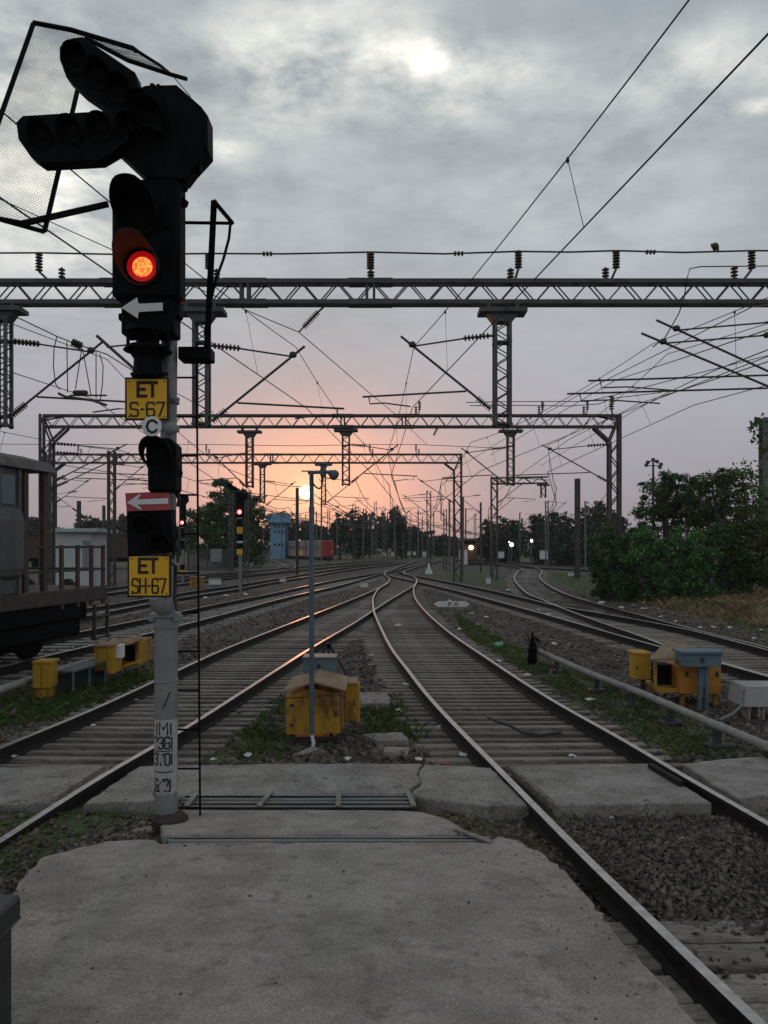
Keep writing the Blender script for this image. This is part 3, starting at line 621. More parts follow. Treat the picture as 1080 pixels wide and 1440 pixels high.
def in_poly_pts(poly, n):
    p = np.array(poly); x = RNG.uniform(p[:, 0].min(), p[:, 0].max(), n); y = RNG.uniform(p[:, 1].min(), p[:, 1].max(), n); k = inpoly(x, y, poly); return x[k], y[k]
gx, gy, gs = [], [], []
for i, poly in enumerate(GRASS[:5]+GRASS[6:12]+GRASS[13:]):
    a = np.array(poly); area = np.ptp(a[:, 0])*np.ptp(a[:, 1]); x, y = in_poly_pts(poly, int(min(260000 if i == 3 else 60000, (4500 if i == 3 else 3600 if i in (0, 1, 2, 3, 4) else 700)*area)))
    c = vnoise(x, y, .45, 11+i)*.6+vnoise(x, y, .17, 31+i)*.4; k = (RNG.random(len(x)) < np.clip((c-(.24 if i == 3 else .33 if i < 5 else .5))*4, 0.03, 1)) & ~blocked(x, y); gx.append(x[k]); gy.append(y[k]); gs.append(np.full(k.sum(), .5 if i == 0 else .62 if i == 3 else 1.0))
x, y, hs = np.concatenate(gx), np.concatenate(gy), np.concatenate(gs)
blades('grass', x, y, ground_z(x, y)-.01, RNG.uniform(.02, .11, len(x))*(.5+RNG.random(len(x))**3)*hs, RNG.uniform(.003, .009, len(x)), m_grass, .7)
x, y = in_poly_pts(EARTH[0], 26000); k = RNG.random(len(x)) < np.clip((vnoise(x, y, 1.0, 77)*.6+vnoise(x, y, .4, 78)*.4-.36)*3, .03, 1); x, y = x[k], y[k]
blades('dry_grass', x, y, ground_z(x, y)-.02, RNG.uniform(.08, .34, len(x)), RNG.uniform(.008, .022, len(x)), m_dry, .9)

# grit on the concrete
n = 1100; y = RNG.uniform(3.0, 6.6, n); x = RNG.uniform(-2.6, 1.9, n); rampP = [tuple(R(a, c)[:2]) for a, c in near]+[tuple(p[:2]) for p in bk]
k = inpoly(x, y, rampP) & (RNG.random(n) < np.clip(.12+1.2*np.clip(np.abs(x+.6)-1.0, 0, 1), 0, 1)); x, y = x[k], y[k]
stones('grit', x, y, -.02+.107*(6.5-y)+.002, np.exp(RNG.normal(math.log(.004), .42, len(x))), m_stone)
# evening air
mb = MB(); mb.box((0, 755, 6.5), (1640, 1530, 16)); hz = mb.build('haze', []); hz['kind'] = 'stuff'
hm = bpy.data.materials.new('haze_air'); hm.use_nodes = True; hnt = hm.node_tree; hnt.nodes.clear(); pv = nd(hnt, 'ShaderNodeVolumePrincipled'); ho = nd(hnt, 'ShaderNodeOutputMaterial'); lk(hnt, pv.outputs[0], ho.inputs['Volume'])
setin(pv, 'Color', (.9, .88, .88, 1)); setin(pv, 'Density', .0004); hz.data.materials.append(hm)
# ================================================================== MAIN SIGNAL
YS = 6.3
sig = thing('railway_signal', 'tall main signal post in the foreground with yellow plates ET S-67 and ET SH-67', 'signal', G(236, 1163, -.05))
def prt(mb, name, m, parent=sig, smooth=True, label=None):
    o = mb.build(name, m, parent, smooth)
    if label: o['label'] = label
    return o
def boxpx(mb, x0, y0, x1, y1, Y0, Y1, ch=.008):
    a, b = P(x0, y1, Y0), P(x1, y0, Y0); c = (a+b)/2; mb.box((c.x, (Y0+Y1)/2, c.z), (b.x-a.x, Y1-Y0, b.z-a.z), ch=ch)
# foot block, lower tube, upper tube
mb = MB(); c = P(239, 1166, 6.25); mb.lathe(c, (0, 0, 1), [(-.12, .115), (.0, .12), (.05, .145), (.10, .145), (.13, .11)], 12); prt(mb, 'foot_block', mat('rusted_base', (.035, .026, .022), (.07, .055, .048), .9, scale=8, bump=.4))
bp_, tp_ = P(233.5, 1150, YS), P(233.5, 862, YS)
mb = MB(); mb.tube([bp_, tp_], .0935, 28); prt(mb, 'lower_post', m_grey)
mb = MB(); a, b = P(235, 872, YS), P(238.5, 428, YS); mb.tube([a, b, b+(b-a)*.66], .066, 24); prt(mb, 'upper_post', m_grey)
mb = MB()
for py, h, rr in ((955, .02, .098), (868, .09, .102), (862, .03, .125)):
    mb = MB(); c = P(233.5, py, YS); mb.lathe(c, (0, 0, 1), [(-h, rr-.004), (-h+.004, rr), (0, rr), (.004, rr-.006)], 24); prt(mb, 'post_collar', m_grey)
for sx in (-1, 1):
    mb = MB(); c = P(233.5+sx*18, 868, YS-.03); mb.lathe(c+V((0, -.06, 0)), (0, 1, 0), [(0, .0), (.0, .03), (.025, .034), (.03, .02), (.1, .02), (.13, .02)], 10); prt(mb, 'clamp_bolt', m_grey)
mb = MB(); c = P(224, 846, YS-.17); mb.lathe(c+V((.0, 0, .05)), (.15, .35, -1), [(0, .085), (.05, .09), (.10, .082), (.145, .055), (.165, .01)], 18); prt(mb, 'cable_bowl', m_grey)
mb = MB()
for py in (563, 602): c = P(238, py, YS); mb.lathe(c, (0, 0, 1), [(-.03, .07), (-.028, .082), (.02, .082), (.022, .07)], 20); mb.box(c+V((.02, -.09, 0)), (.07, .04, .06), ch=.01); mb.tube([c+V((.06, -.1, -.01)), c+V((.1, -.07, .0))], .012, 6)
c = P(241, 602, 6.12); mb.lathe(c, (0, -1, 0), [(-.02, .05), (0, .055), (.03, .055), (.045, .035), (.05, .0)], 14)
prt(mb, 'clamp', m_grey)
# wire wound round the lower post
mb = MB(); pts = []
for i in range(90):
    t = i/89; zz = P(0, 1130-230*t, YS).z; a = -2.3+t*6.28*2.3; pts.append(V((bp_.x+.098*math.sin(a), YS-.098*math.cos(a), zz)))
pts = [p for p in pts]; mb.tube(pts[:15], .004, 5); mb.tube([P(219, 1130, YS-.02), P(218, 1020, YS-.05), P(232, 990, YS-.1), P(240, 972, YS-.098)], .006, 5); prt(mb, 'tie_wire', m_dsteel)
# painted number panel on the post, letters bent round the tube
def bent(mb, quads, rad, uw=1.0):
    for q, k in quads:
        # subdivide along u
        pts = []
        for (u, z) in q:
            px = u; x = (px-233.5)/F*YS; a = max(-1.35, min(1.35, x/rad)); zz = H-(-z-HY)/F*(YS-.09)
            pts.append(V((bp_.x+rad*math.sin(a), YS-rad*math.cos(a)-.0003*k, zz)))
        mb.face(pts)
mb = MB(); rad = .0945
for i in range(24):
    a0, a1 = -1.5+3.0*i/24, -1.5+3.0*(i+1)/24; z0, z1 = P(0, 1117, YS-.09).z, P(0, 1013, YS-.09).z
    w0, w1 = .012*math.sin(i*1.3), .012*math.sin(i*1.3+1.3)
    mb.face([V((bp_.x+rad*math.sin(a), YS-rad*math.cos(a), z)) for a, z in ((a0, z0+w0), (a1, z0+w1), (a1, z1-.2*w1), (a0, z1-.2*w0))])
prt(mb, 'number_panel', mat('post_white_paint', (.46, .45, .43), (.38, .37, .35), .8, scale=14, c3=(.22, .20, .18), s3=12, lo3=.6, hi3=.72), smooth=False)
mb = MB()
for txt, x0, x1, yt, yb in (('1M1', 221, 246, 1017, 1033), ('2361', 216, 247, 1037, 1053), ('3701', 217, 247, 1060, 1076), ('6/21', 219, 244, 1096, 1113)):
    n = sum(.25 if c in '1I' else 1 for c in txt); w = (x1-x0)/(n+.3*(len(txt)-1)); bent(mb, [([(233+(u-233)*.92, z) for u, z in q], k) for q, k in glyph_ribbons(txt, x0+1, -yb, w, yb-yt, w*.3, 2.5)], .0955)
for y_ in (1056.5, 1086): bent(mb, [([(218+i*3, -y_-.8), (221+i*3, -y_-.8), (221+i*3, -y_+.8), (218+i*3, -y_+.8)], 0) for i in range(10)], .0955)
prt(mb, 'number_lettering', m_letter, smooth=False)
# ladder
mb = MB()
for dx_, Y_ in ((0, 6.42), (-.29, 6.42)):
    a, b = P(281.5, 1151, Y_)+V((dx_, 0, 0)), P(276.5, 500, Y_)+V((dx_, 0, 0)); mb.beam(a, b, .011, .03, (0, 1, 0))
prt(mb, 'ladder_stile', m_black)
for i in range(12):
    t = i/11; py = 1136-55*i; a = P(281.4-4.9*(1151-py)/651, py, 6.42); mb = MB(); mb.tube([a, a+V((-.29, 0, 0))], .0085, 6); prt(mb, 'ladder_rung', m_black)
# platform box and hand guard
mb = MB(); boxpx(mb, 250, 487, 296, 505, 6.25, 6.42); boxpx(mb, 262, 503, 283, 508, 6.28, 6.38, .004); prt(mb, 'foot_platform', m_black, smooth=False)
mb = MB(); Yg = 6.35
mb.beam(P(301, 282, Yg), P(290, 512, Yg), .05, .012, (0, 1, 0)); mb.beam(P(301, 283, Yg), P(327, 314, Yg), .03, .05, (0, 1, 0)); mb.beam(P(252, 313, Yg), P(327, 314, Yg), .02, .02)
mb.tube([P(324, 314, Yg), P(322, 335, Yg), P(314, 365, Yg), P(303, 395, Yg), P(295, 430, Yg), P(288, 470, Yg)], .012, 6); mb.beam(P(299, 283, Yg), P(299, 370, Yg+.3), .02, .02)
prt(mb, 'hand_guard', m_black, smooth=False)
# ---- hooded lamps
def hood(parent, px, py, Y, r, ln, name='hood', m=None, drop=.6):
    c = P(px, py, Y); n = 28; mb = MB(); rows = []
    for j in range(7):
        ring = []
        for k in range(n):
            a = 2*math.pi*k/n; L = ln*(drop+(1-drop)*0+ (1-drop)*math.cos(a)) if True else ln
            L = ln*max(.08, .5+.5*math.cos(a)*1.15); L = min(L, ln); t = j/6
            rr = r*(1+.10*t); ring.append(V((c.x+rr*math.sin(a), c.y-L*t, c.z+rr*math.cos(a))))
        rows.append(ring)
    for th in (0, 1):
        base = len(mb.v)
        for ring in rows:
            for p in ring:
                d = V((p.x-c.x, 0, p.z-c.z)); mb.v.append(tuple(p+(d.normalized()*.006 if th else V((0, 0, 0)))))
        for j in range(6):
            for k in range(n):
                k2 = (k+1) % n; mb.f.append((base+j*n+k, base+j*n+k2, base+(j+1)*n+k2, base+(j+1)*n+k)); mb.m.append(0)
    o0 = 6*n; o1 = 7*n+6*n
    for k in range(n): k2 = (k+1) % n; mb.f.append((o0+k, o0+k2, o1+k2, o1+k)); mb.m.append(0)
    return prt(mb, name, m or m_black, parent)
def lens(parent, px, py, Y, r, m):
    c = P(px, py, Y); mb = MB(); mb.lathe(c, (0, -1, 0), [(-.01, r), (.0, r), (.012, r*.8), (.02, r*.45), (.023, .001)], 24); return prt(mb, 'lens', m, parent)
m_glass = mat('unlit_lens', (.004, .004, .004), None, .6, spec=.08)
m_hoodred = m_black
# LED cluster: bright dots on a deep red lens
m_led = bpy.data.materials.new('lit_red_lens'); m_led.use_nodes = True; ln_ = m_led.node_tree; b = ln_.nodes['Principled BSDF']
t_ = nd(ln_, 'ShaderNodeTexCoord'); mp_ = nd(ln_, 'ShaderNodeMapping'); setin(mp_, 'Scale', (1, 0, 1)); lk(ln_, t_.outputs['Object'], mp_.inputs['Vector'])
vo = nd(ln_, 'ShaderNodeTexVoronoi'); setin(vo, 'Scale', 62.0); setin(vo, 'Randomness', .55); lk(ln_, mp_.outputs['Vector'], vo.inputs['Vector'])
rr_ = nd(ln_, 'ShaderNodeValToRGB'); rr_.color_ramp.elements[0].position = .15; rr_.color_ramp.elements[0].color = (1.0, .36, .07, 1); rr_.color_ramp.elements[1].position = .62; rr_.color_ramp.elements[1].color = (1.0, .06, .01, 1)
lk(ln_, vo.outputs['Distance'], rr_.inputs['Fac']); lk(ln_, rr_.outputs['Color'], b.inputs['Emission Color']); setin(b, 'Emission Strength', 1.9); setin(b, 'Base Color', (.3, .02, .01, 1))
m_glowring = emis('red_glow_ring', (1.0, .008, .012), .22)  # red glow round the lamp, put in as a dim emissive ring
# ---- main two-lamp head
mb = MB(); boxpx(mb, 156, 250, 252, 419, 5.98, 6.2, .03); head = prt(mb, 'signal_head', m_black)
mb = MB(); boxpx(mb, 229, 256, 233, 412, 5.972, 5.985, .002); boxpx(mb, 233, 300, 238, 318, 5.955, 5.985, .002); boxpx(mb, 233, 344, 238, 362, 5.955, 5.985, .002)
for py in (262, 284): c = P(255, py, 6.1); mb.lathe(c, (0, 0, 1), [(-.05, .02), (-.03, .05), (.0, .06), (.02, .035), (.05, .025)], 10)
prt(mb, 'door_edge', m_black, head, False)
hood(head, 196, 302, 5.975, .145, .33); lens(head, 197, 301, 5.965, .11, m_glass)
hood(head, 199, 374, 5.975, .138, .34, m=mat('hood_paint', (.05, .045, .045), None, .6, spec=.1)); mb = MB(); c = P(200, 375, 5.97); mb.lathe(c, (0, -1, 0), [(0, .118), (.008, .118), (.012, .105)], 28); prt(mb, 'glow_ring', m_glowring, head); lens(head, 200, 375, 5.95, .076, m_led)
# lower box with arrow
mb = MB(); boxpx(mb, 170, 419, 245, 470, 6.0, 6.2, .012); boxpx(mb, 166, 440, 174, 450, 6.02, 6.1, .008); boxpx(mb, 236, 424, 252, 446, 6.02, 6.16, .02); prt(mb, 'lamp_base', m_black, sig, False)
mb = MB(); Ya = 5.985; mb.prism([P(x, y, Ya) for x, y in ((171, 433), (193, 418.5), (195, 427.5), (229, 426), (229, 437), (195, 439), (194, 448))], (0, -.006, 0)); prt(mb, 'route_arrow', m_white, sig, False)
# neck with flanges
mb = MB(); c = P(208, 478, 6.1)
for (y0, r0, y1, r1) in ((463, .18, 470, .185), (488, .16, 494, .19), (494, .15, 504, .115)):
    a, b = P(208, y1, 6.1), P(208, y0, 6.1); mb.lathe(a, (0, 0, 1), [(0, r1), ((b-a).z, r0)], 20)
a = P(208, 531, 6.1); mb.lathe(a, (0, 0, 1), [(0, .125), (.05, .115), (.07, .112), (.16, .108), (.2, .09), (.38, .09)], 20)
for dx_ in (-28, -10, 12, 28): mb.tube([P(208+dx_, 496, 6.0), P(208+dx_, 466, 6.0)], .014, 6)
mb.tube([P(184, 526, 6.05), P(236, 526, 6.05)], .014, 6)
prt(mb, 'neck', m_black)
# plates
def plate(x0, y0, x1, y1, tilt, texts, m, Yp=6.06):
    root_mb = MB(); cx, cy = (x0+x1)/2, (y0+y1)/2
    boxpx(root_mb, x0, y0, x1, y1, Yp, Yp+.02, .003); o = prt(root_mb, 'number_plate', m_letter, sig, False)
    f = MB(); boxpx(f, x0+2.6, y0+2.6, x1-2.6, y1-2.6, Yp-.004, Yp+.002, .002); fo = prt(f, 'plate_face', m, o, False)
    bl = MB()
    for bx, by in ((x0+6, y0+5.5), (x1-6, y0+5.5), (x0+6, y1-5.5), (x1-6, y1-5.5)): bl = MB(); bl.lathe(P(bx, by, Yp-.004), (0, -1, 0), [(0, .007), (.004, .006), (.005, .001)], 8); prt(bl, 'bolt', m_dsteel, o)
    t = MB()
    for (s, xa, ya, xb, yb, th) in texts: flat_text(t, s, xa, ya, xb, yb, Yp-.0065, th)
    prt(t, 'lettering', m_letter, o, False)
    return o
plate(175.5, 530.5, 237, 591, 0, [('ET', 194, 538, 220, 557, 4.6), ('S-67', 183.5, 566, 231, 585, 2.6)], m_yellow)
plate(179, 780, 240, 840, 0, [('ET', 196, 786, 221, 805, 4.2), ('SH-67', 186, 814, 233, 834, 2.5)], m_yellow)
# letter disc
mb = MB(); c = P(213.5, 599.5, 5.84); mb.lathe(c, (0, -1, 0), [(-.012, .072), (0, .076), (.004, .074)], 28); d_ = prt(mb, 'letter_disc', m_white)
mb = MB(); flat_text(mb, 'C', 206.5, 591, 220, 608, 5.833, 3.4); prt(mb, 'lettering', m_letter, d_, False)
# calling-on lamp
mb = MB(); boxpx(mb, 207, 640, 247, 692, 6.0, 6.2, .02); mb.prism([P(x, y, 6.02) for x, y in ((205, 622), (214, 616), (238, 616), (248, 626), (249, 668), (238, 676), (216, 676), (206, 655))], (0, .16, 0)); mb.box(P(212, 665, 6.05), (.04, .05, .06), ch=.01); mb.box(P(252, 665, 6.1), (.05, .06, .05), ch=.015); prt(mb, 'calling_on_lamp', m_black, sig, False)
hood(sig, 222, 638, 6.01, .108, .16); lens(sig, 222, 641, 6.0, .085, m_glass)
# red plate with white arrow
mb = MB(); mb.prism([P(x, y, 6.03) for x, y in ((176, 693.5), (238.5, 690.5), (239.5, 717), (178, 719))], (0, .012, 0)); o = prt(mb, 'arrow_plate', m_red, sig, False)
mb = MB(); mb.prism([P(x, y, 6.026) for x, y in ((178.5, 707), (196.5, 694.5), (198, 696), (193.5, 702.5), (236.5, 700.5), (236.5, 708.5), (193.5, 709.5), (200, 716.5), (198, 717))], (0, -.003, 0)); prt(mb, 'arrow', m_white, o, False)
# shunt head
mb = MB(); mb.prism([P(x, y, 6.06) for x, y in ((178, 716), (240, 716), (244, 776), (180, 783))], (0, .14, 0)); sh = prt(mb, 'shunt_head', m_black, sig, False)
for px, py in ((203, 739), (229, 764)): hood(sh, px, py, 6.055, .062, .12); lens(sh, px, py+1, 6.05, .048, m_glass)
for l_ in ([P(250, 742, 6.25), P(252, 755, 6.2), P(246, 770, 6.15), P(243, 785, 6.18)], [P(246, 690, 6.22), P(252, 702, 6.2), P(250, 712, 6.22)], [P(240, 792, 6.12), P(247, 796, 6.16), P(246, 842, 6.2), P(249, 858, 6.2)]): mb = MB(); mb.tube(l_, .015, 8); prt(mb, 'cable', m_dsteel)
# ---- route indicator: octagonal box with two feather arms of hooded lamps
mb = MB(); Yo = 6.0; octo = [(196, 124), (205, 120.5), (248, 119.5), (283, 150), (292.5, 163), (293, 212), (270, 237), (259.5, 251), (203, 248), (160, 208), (160, 150)]
mb.prism([P(x, y, Yo) for x, y in octo], (0, .17, 0)); ri = prt(mb, 'route_indicator', m_black, sig, False)
mb = MB(); boxpx(mb, 286, 163, 292, 211, Yo-.02, Yo+.01, .004); boxpx(mb, 210, 116, 217, 124, Yo+.02, Yo+.1, .008); boxpx(mb, 219, 117, 225, 124, Yo+.02, Yo+.1, .008); boxpx(mb, 273, 226, 282, 240, Yo+.03, Yo+.1, .01); prt(mb, 'bracket', m_black, ri, False)
def arm(poly, lamps, Yf):
    mb = MB(); mb.prism([P(x, y, Yf) for x, y in poly], (0, .13, 0)); o = prt(mb, 'indicator_arm', m_black, ri, False)
    for px, py, r in lamps: hood(o, px, py+5, Yf-.003, r, .11); lens(o, px, py, Yf-.006, r*.75, m_glass)
Yf = 5.9
arm([(84, 83), (84, 66), (100, 54), (116, 52), (190, 102), (197, 128), (232, 150), (226, 185), (190, 172), (157, 158), (146, 150), (114, 128), (93, 108)], [(108, 82, .088), (139, 103, .088), (168, 125, .088), (197, 148, .085)], Yf)
arm([(26, 196), (23, 172), (32, 163), (150, 156), (178, 166), (180, 196), (161, 212), (140, 224.5), (56, 229), (42, 219)], [(58, 187, .080), (100, 182, .080), (142, 178, .080), (182, 177, .078)], Yf)
for px, py in ((215, 178),): hood(ri, px, py, Yo-.003, .1, .24); lens(ri, px, py, Yo-.006, .075, m_glass)
# ---- mesh guard
A_, B_, C_, D_ = P(47, 33, 6.5), P(127, 50, 6.5), P(62.5, 326, 6.15), P(-46, 296, 6.15)
mb = MB()
for a, b in ((A_, D_), (B_, C_), (D_, C_)): mb.beam(a, b, .032, .02, (0, 1, 0))
mb.tube([P(47, 32, 6.5), P(100, 42, 6.5), P(187, 68, 6.5), P(192, 72, 6.5)], .02, 8); mb.tube([P(187, 68, 6.5), P(225, 92, 6.7), P(241, 105, 6.8)], .014, 8); mb.tube([P(120, 53, 6.4), P(180, 85, 6.4), P(241, 105, 6.7), P(262, 111, 6.85)], .018, 8)
mb.beam(P(-20, 303, 6.12), P(33, 313, 6.12), .028, .02); mb.beam(P(33, 314, 6.12), P(152, 287, 6.1), .04, .03, (0, 1, 0)); mb.tube([P(244, 108, 6.75), P(268, 136, 6.1)], .004, 5)
gd = prt(mb, 'mesh_guard', m_black, sig, False)
mb = MB()
def wiremesh(A, B, C, D, nu, nv, r, amp):
    def pt(u, v):
        p = A.lerp(B, u).lerp(D.lerp(C, u), v); w = amp*math.sin(v*17+u*5+1)*math.sin(u*3.1)+amp*.5*math.sin(v*41+u*9); return p+(D-A).normalized()*w+V((0, w, 0))
    for i in range(-nv, nu+1):       # two diagonal families
        for fam in (0, 1):
            pts = []
            for k in range(0, nv+1):
                u = (i+k)/nu if fam else (nu-i-k)/nu
                if -1e-6 <= u <= 1+1e-6: pts.append(pt(u, k/nv))
            if len(pts) > 1: mb.tube(pts, r, 3, False)
wiremesh(A_, B_, C_, D_, 24, 78, .0013, .006); wiremesh(P(120, 53, 6.4), P(187, 68, 6.52), P(250, 108, 6.78), P(180, 85, 6.4), 10, 18, .0013, .002)
prt(mb, 'wire_mesh', m_wire, gd, False)
# ================================================================== OVERHEAD LINE PORTALS
def cantilever(parent, mx, my, zb, sx, sc=1.0, m=None, reach=2.0):
    """bracket tube, stay, register tube and steady arm fixed to a mast at (mx,my); sx is the side it reaches to. zb: height of the tube foot"""
    m = m or m_dsteel; f = reach/1.84; Z = lambda z: zb+(z-5.33)*sc; Xp = lambda d: mx+sx*d*f*sc
    mb = MB(); r = .028*sc
    mb.tube([V((Xp(.35), my, Z(5.62))), V((Xp(2.12), my, Z(7.05)))], r, 6); mb.tube([V((Xp(.65), my, Z(7.0))), V((Xp(1.84), my, Z(6.82)))], r*.7, 6)
    mb.tube([V((Xp(.62), my, Z(5.79))), V((Xp(3.0), my, Z(5.66)))], r*.8, 6)
    mb.tube([V((Xp(2.85), my, Z(5.66))), V((Xp(2.83), my, Z(5.5))), V((Xp(2.5), my, Z(5.52))), V((Xp(1.9), my, Z(5.44)))], r*.6, 6)
    mb.lathe(V((Xp(1.86), my, Z(6.86))), (sx, 0, -.2), [(-.08*sc, .03*sc), (-.04*sc, .07*sc), (.04*sc, .07*sc), (.08*sc, .03*sc)], 8)
    c = mb.build('cantilever_arm', m, parent)
    mb = MB(); insulator(mb, V((mx+sx*.06, my, Z(5.38))), V((Xp(.38), my, Z(5.64))), .085*sc, 7); mb.build('arm_insulator', m_insul, parent, True); mb = MB(); insulator(mb, V((mx+sx*.1, my, Z(7.06))), V((Xp(.7), my, Z(7.0))), .075*sc, 7); mb.tube([V((mx, my, Z(7.06))), V((mx+sx*.15, my, Z(7.06)))], .03*sc, 6)
    mb.build('arm_insulator', m_insul, parent, True)
def drop_mast(root, px, Y, ytop, ybot, capw, w, m, leg=.05, br=.022, arms=()):
    x = P(px, 0, Y).x; z1, z0 = P(0, ytop, Y).z, P(0, ybot, Y).z; mb = MB(); hw = w/2
    cw = capw; mb.box((x, Y, z1-.05), (cw, .5, .10)); mb.box((x-cw*.3, Y, z1+.06), (.08, .3, .14)); mb.box((x+cw*.3, Y, z1+.06), (.08, .3, .14))
    mb.prism([V((x-hw*1.8, Y-.16, z1-.10)), V((x+hw*1.8, Y-.16, z1-.10)), V((x+hw, Y-.16, z1-.3)), V((x-hw, Y-.16, z1-.3))], (0, .32, 0))
    lattice(mb, (x, Y, z0), (x, Y, z1-.28), (hw-leg/2, 0, 0), (0, .14, 0), .2*w/.39, leg, br*.8)
    mb.box((x, Y, z0+.06), (w+.03, .33, .04)); mb.box((x, Y, z0+.26), (w+.02, .32, .035)); mb.box((x, Y, z1-.75), (w+.02, .32, .035))
    o = mb.build('drop_mast', m, root)
    for sx, zb, sc, reach in arms: cantilever(o, x+sx*hw, Y, zb, sx, sc, reach=reach)
    return o
def boom(root, Y, x0, x1, ytop, ybot, m, leg, br, pitch, splices=(), dep=.11):
    a, b = P(x0, (ytop+ybot)/2, Y), P(x1, (ytop+ybot)/2, Y); hz = (P(0, ytop, Y).z-P(0, ybot, Y).z)/2-leg/2; mb = MB()
    lattice(mb, a, b, (0, 0, hz), (0, dep, 0), pitch, leg, br, 'a')
    n = int((b-a).length/pitch/2)
    for i in range(n+1):
        p = a.lerp(b, i/n)
        for s in (-1, 1): mb.beam(p+V((0, -dep, s*hz)), p+V((0, dep, s*hz)), br, br)
    for px in splices:
        for d in (-5, 5):
            p = P(px+d*17.6/Y, (ytop+ybot)/2, Y)
            for s in (-1, 1): mb.beam(p+V((0, s*dep, -hz)), p+V((0, s*dep, hz)), .06, .05, (0, 1, 0))
        p = P(px, (ytop+ybot)/2, Y)
        for s in (-1, 1):
            for t in (-1, 1): mb.box(p+V((0, s*dep, t*hz)), (1.0, leg*1.25, leg*1.2))
    return mb.build('boom', m, root)
def column(root, px, Y, z0, z1, w, m, inner=0):
    x = P(px, 0, Y).x; mb = MB(); lattice(mb, (x, Y, z0), (x, Y, z1), (w/2, 0, 0), (0, .2, 0), .62, .11, .05); o = mb.build('column', m, root)
    return o, x
# --- nearest gantry
Y1 = 17.6
g1 = thing('portal_gantry', 'nearest lattice gantry spanning the whole width of the photo, grey steel with three drop masts', 'gantry', (-14, Y1, GZ))
boom(g1, Y1, -330, 1330, 394.5, 429.5, m_steel, .095, .03, .41, (174, 345, 521, -160, 1180))
for px in (-330, 1330):
    o, x_ = column(g1, px, Y1, GZ, P(0, 431, Y1).z+.5, .5, m_steel)
drop_mast(g1, 706, Y1, 436, 600, 1.08, .40, m_steel, .07, .03, [(-1, 5.33, 1.0, 1.84)])
drop_mast(g1, 283.5, Y1, 436, 600, 1.08, .36, m_steel, .07, .03, [(1, 5.05, 1.03, 1.84)])
drop_mast(g1, 3, Y1, 434, 602, 1.0, .36, m_steel, .07, .03, [(1, 5.2, 1.0, 1.84)])
mb = MB(); xr = P(1165, 0, Y1).x
o = drop_mast(g1, 1165, Y1, 436, 600, 1.08, .40, m_steel, .07, .03, [(-1, 5.4, 1.0, 3.55), (-1, 5.7, 1.0, 3.25)])
def post_ins(root, px, Y, yt, yb, px2, yt2, yb2, r):
    mb = MB(); a = P(px, yb, Y); insulator(mb, a, P(px, yt, Y), r, 6)
    mb.tube([a, P(px, yb+1, Y), P((px+px2)/2, yb2+1, Y), P(px2, yb2+3, Y)], r*.32, 6)
    if yt2 is not None: insulator(mb, P(px2, yb2, Y), P(px2, yt2, Y), r*.95, 4)
    mb.build('insulator', m_insul, root, True)
post_ins(g1, 55, Y1, 355, 381, 87, 376, 396, .085); post_ins(g1, 521, Y1, 355, 378, 521.5, 380, 397, .095); post_ins(g1, 729, Y1, 352, 377, 718, 377, 395, .09); post_ins(g1, 866.5, Y1, 352, 377, 851.5, 376, 394, .09); post_ins(g1, 1057, Y1, 352, 378, 1032.5, 374, 394, .09); post_ins(g1, 293, Y1, 356, 378, 305, 378, 396, .085)
mb = MB(); insulator(mb, P(427, 460, Y1), P(448, 438, Y1), .075, 9); mb.tube([P(448, 438, Y1), P(455, 432, Y1)], .025, 6); mb.tube([P(427, 460, Y1), P(420, 467, Y1)], .02, 6); mb.build('tension_insulator', m_insul, g1, True)
def wire(name, pts, r, label, cat='wire', m=None, group=None):
    mb = MB(); mb.tube(pts, r, 5); return tag(mb.build(name, m or m_wire, None, True), label, cat, group)
pts = [P(x, y, Y1) for x, y in ((-330, 356), (-40, 356), (55, 355.5), (180, 358), (293, 356.5), (400, 357), (521, 354.5), (625, 357), (729, 353.5), (800, 354.5), (866.5, 352.5), (960, 355), (1057, 352.5), (1200, 353), (1330, 355))]
fw = thing('feeder_wire', 'feeder wire running along the top of the nearest gantry on insulators', 'wire', pts[0])
mb = MB(); mb.tube(pts, .021, 6); mb.build('conductor', m_wire, fw, True)
for px, py in ((376, 357), (645, 356.5), (915, 354.5)):
    mb = MB(); [mb.box(P(px+d, py, Y1), (.05, .09, .09), ch=.012) for d in (-5, 0, 5)]; mb.build('clamp', m_dsteel, fw)
mb = MB(); b_ = P(1005, 352, Y1); mb.lathe(b_, (0.05, 0, 1), [(0, .03), (.03, .05), (.09, .085), (.13, .08), (.16, .05), (.175, .01)], 8); mb.box(b_+V((-.05, 0, .13)), (.09, .04, .04), ch=.01); mb.box(b_+V((.07, 0, .05)), (.05, .05, .12), ch=.01); tag(mb.build('bird', m_dsteel, None, True), 'small dark bird perched on the feeder wire above the nearest gantry', 'bird')
wire('jumper_wire', [P(x, y, Y1) for x, y in ((1100, 374), (985, 375), (970, 378), (966, 392), (962, 420), (955, 440), (945, 458), (935, 475), (918, 488))], .014, 'jumper cable dropping from the nearest gantry to the bracket on its right')
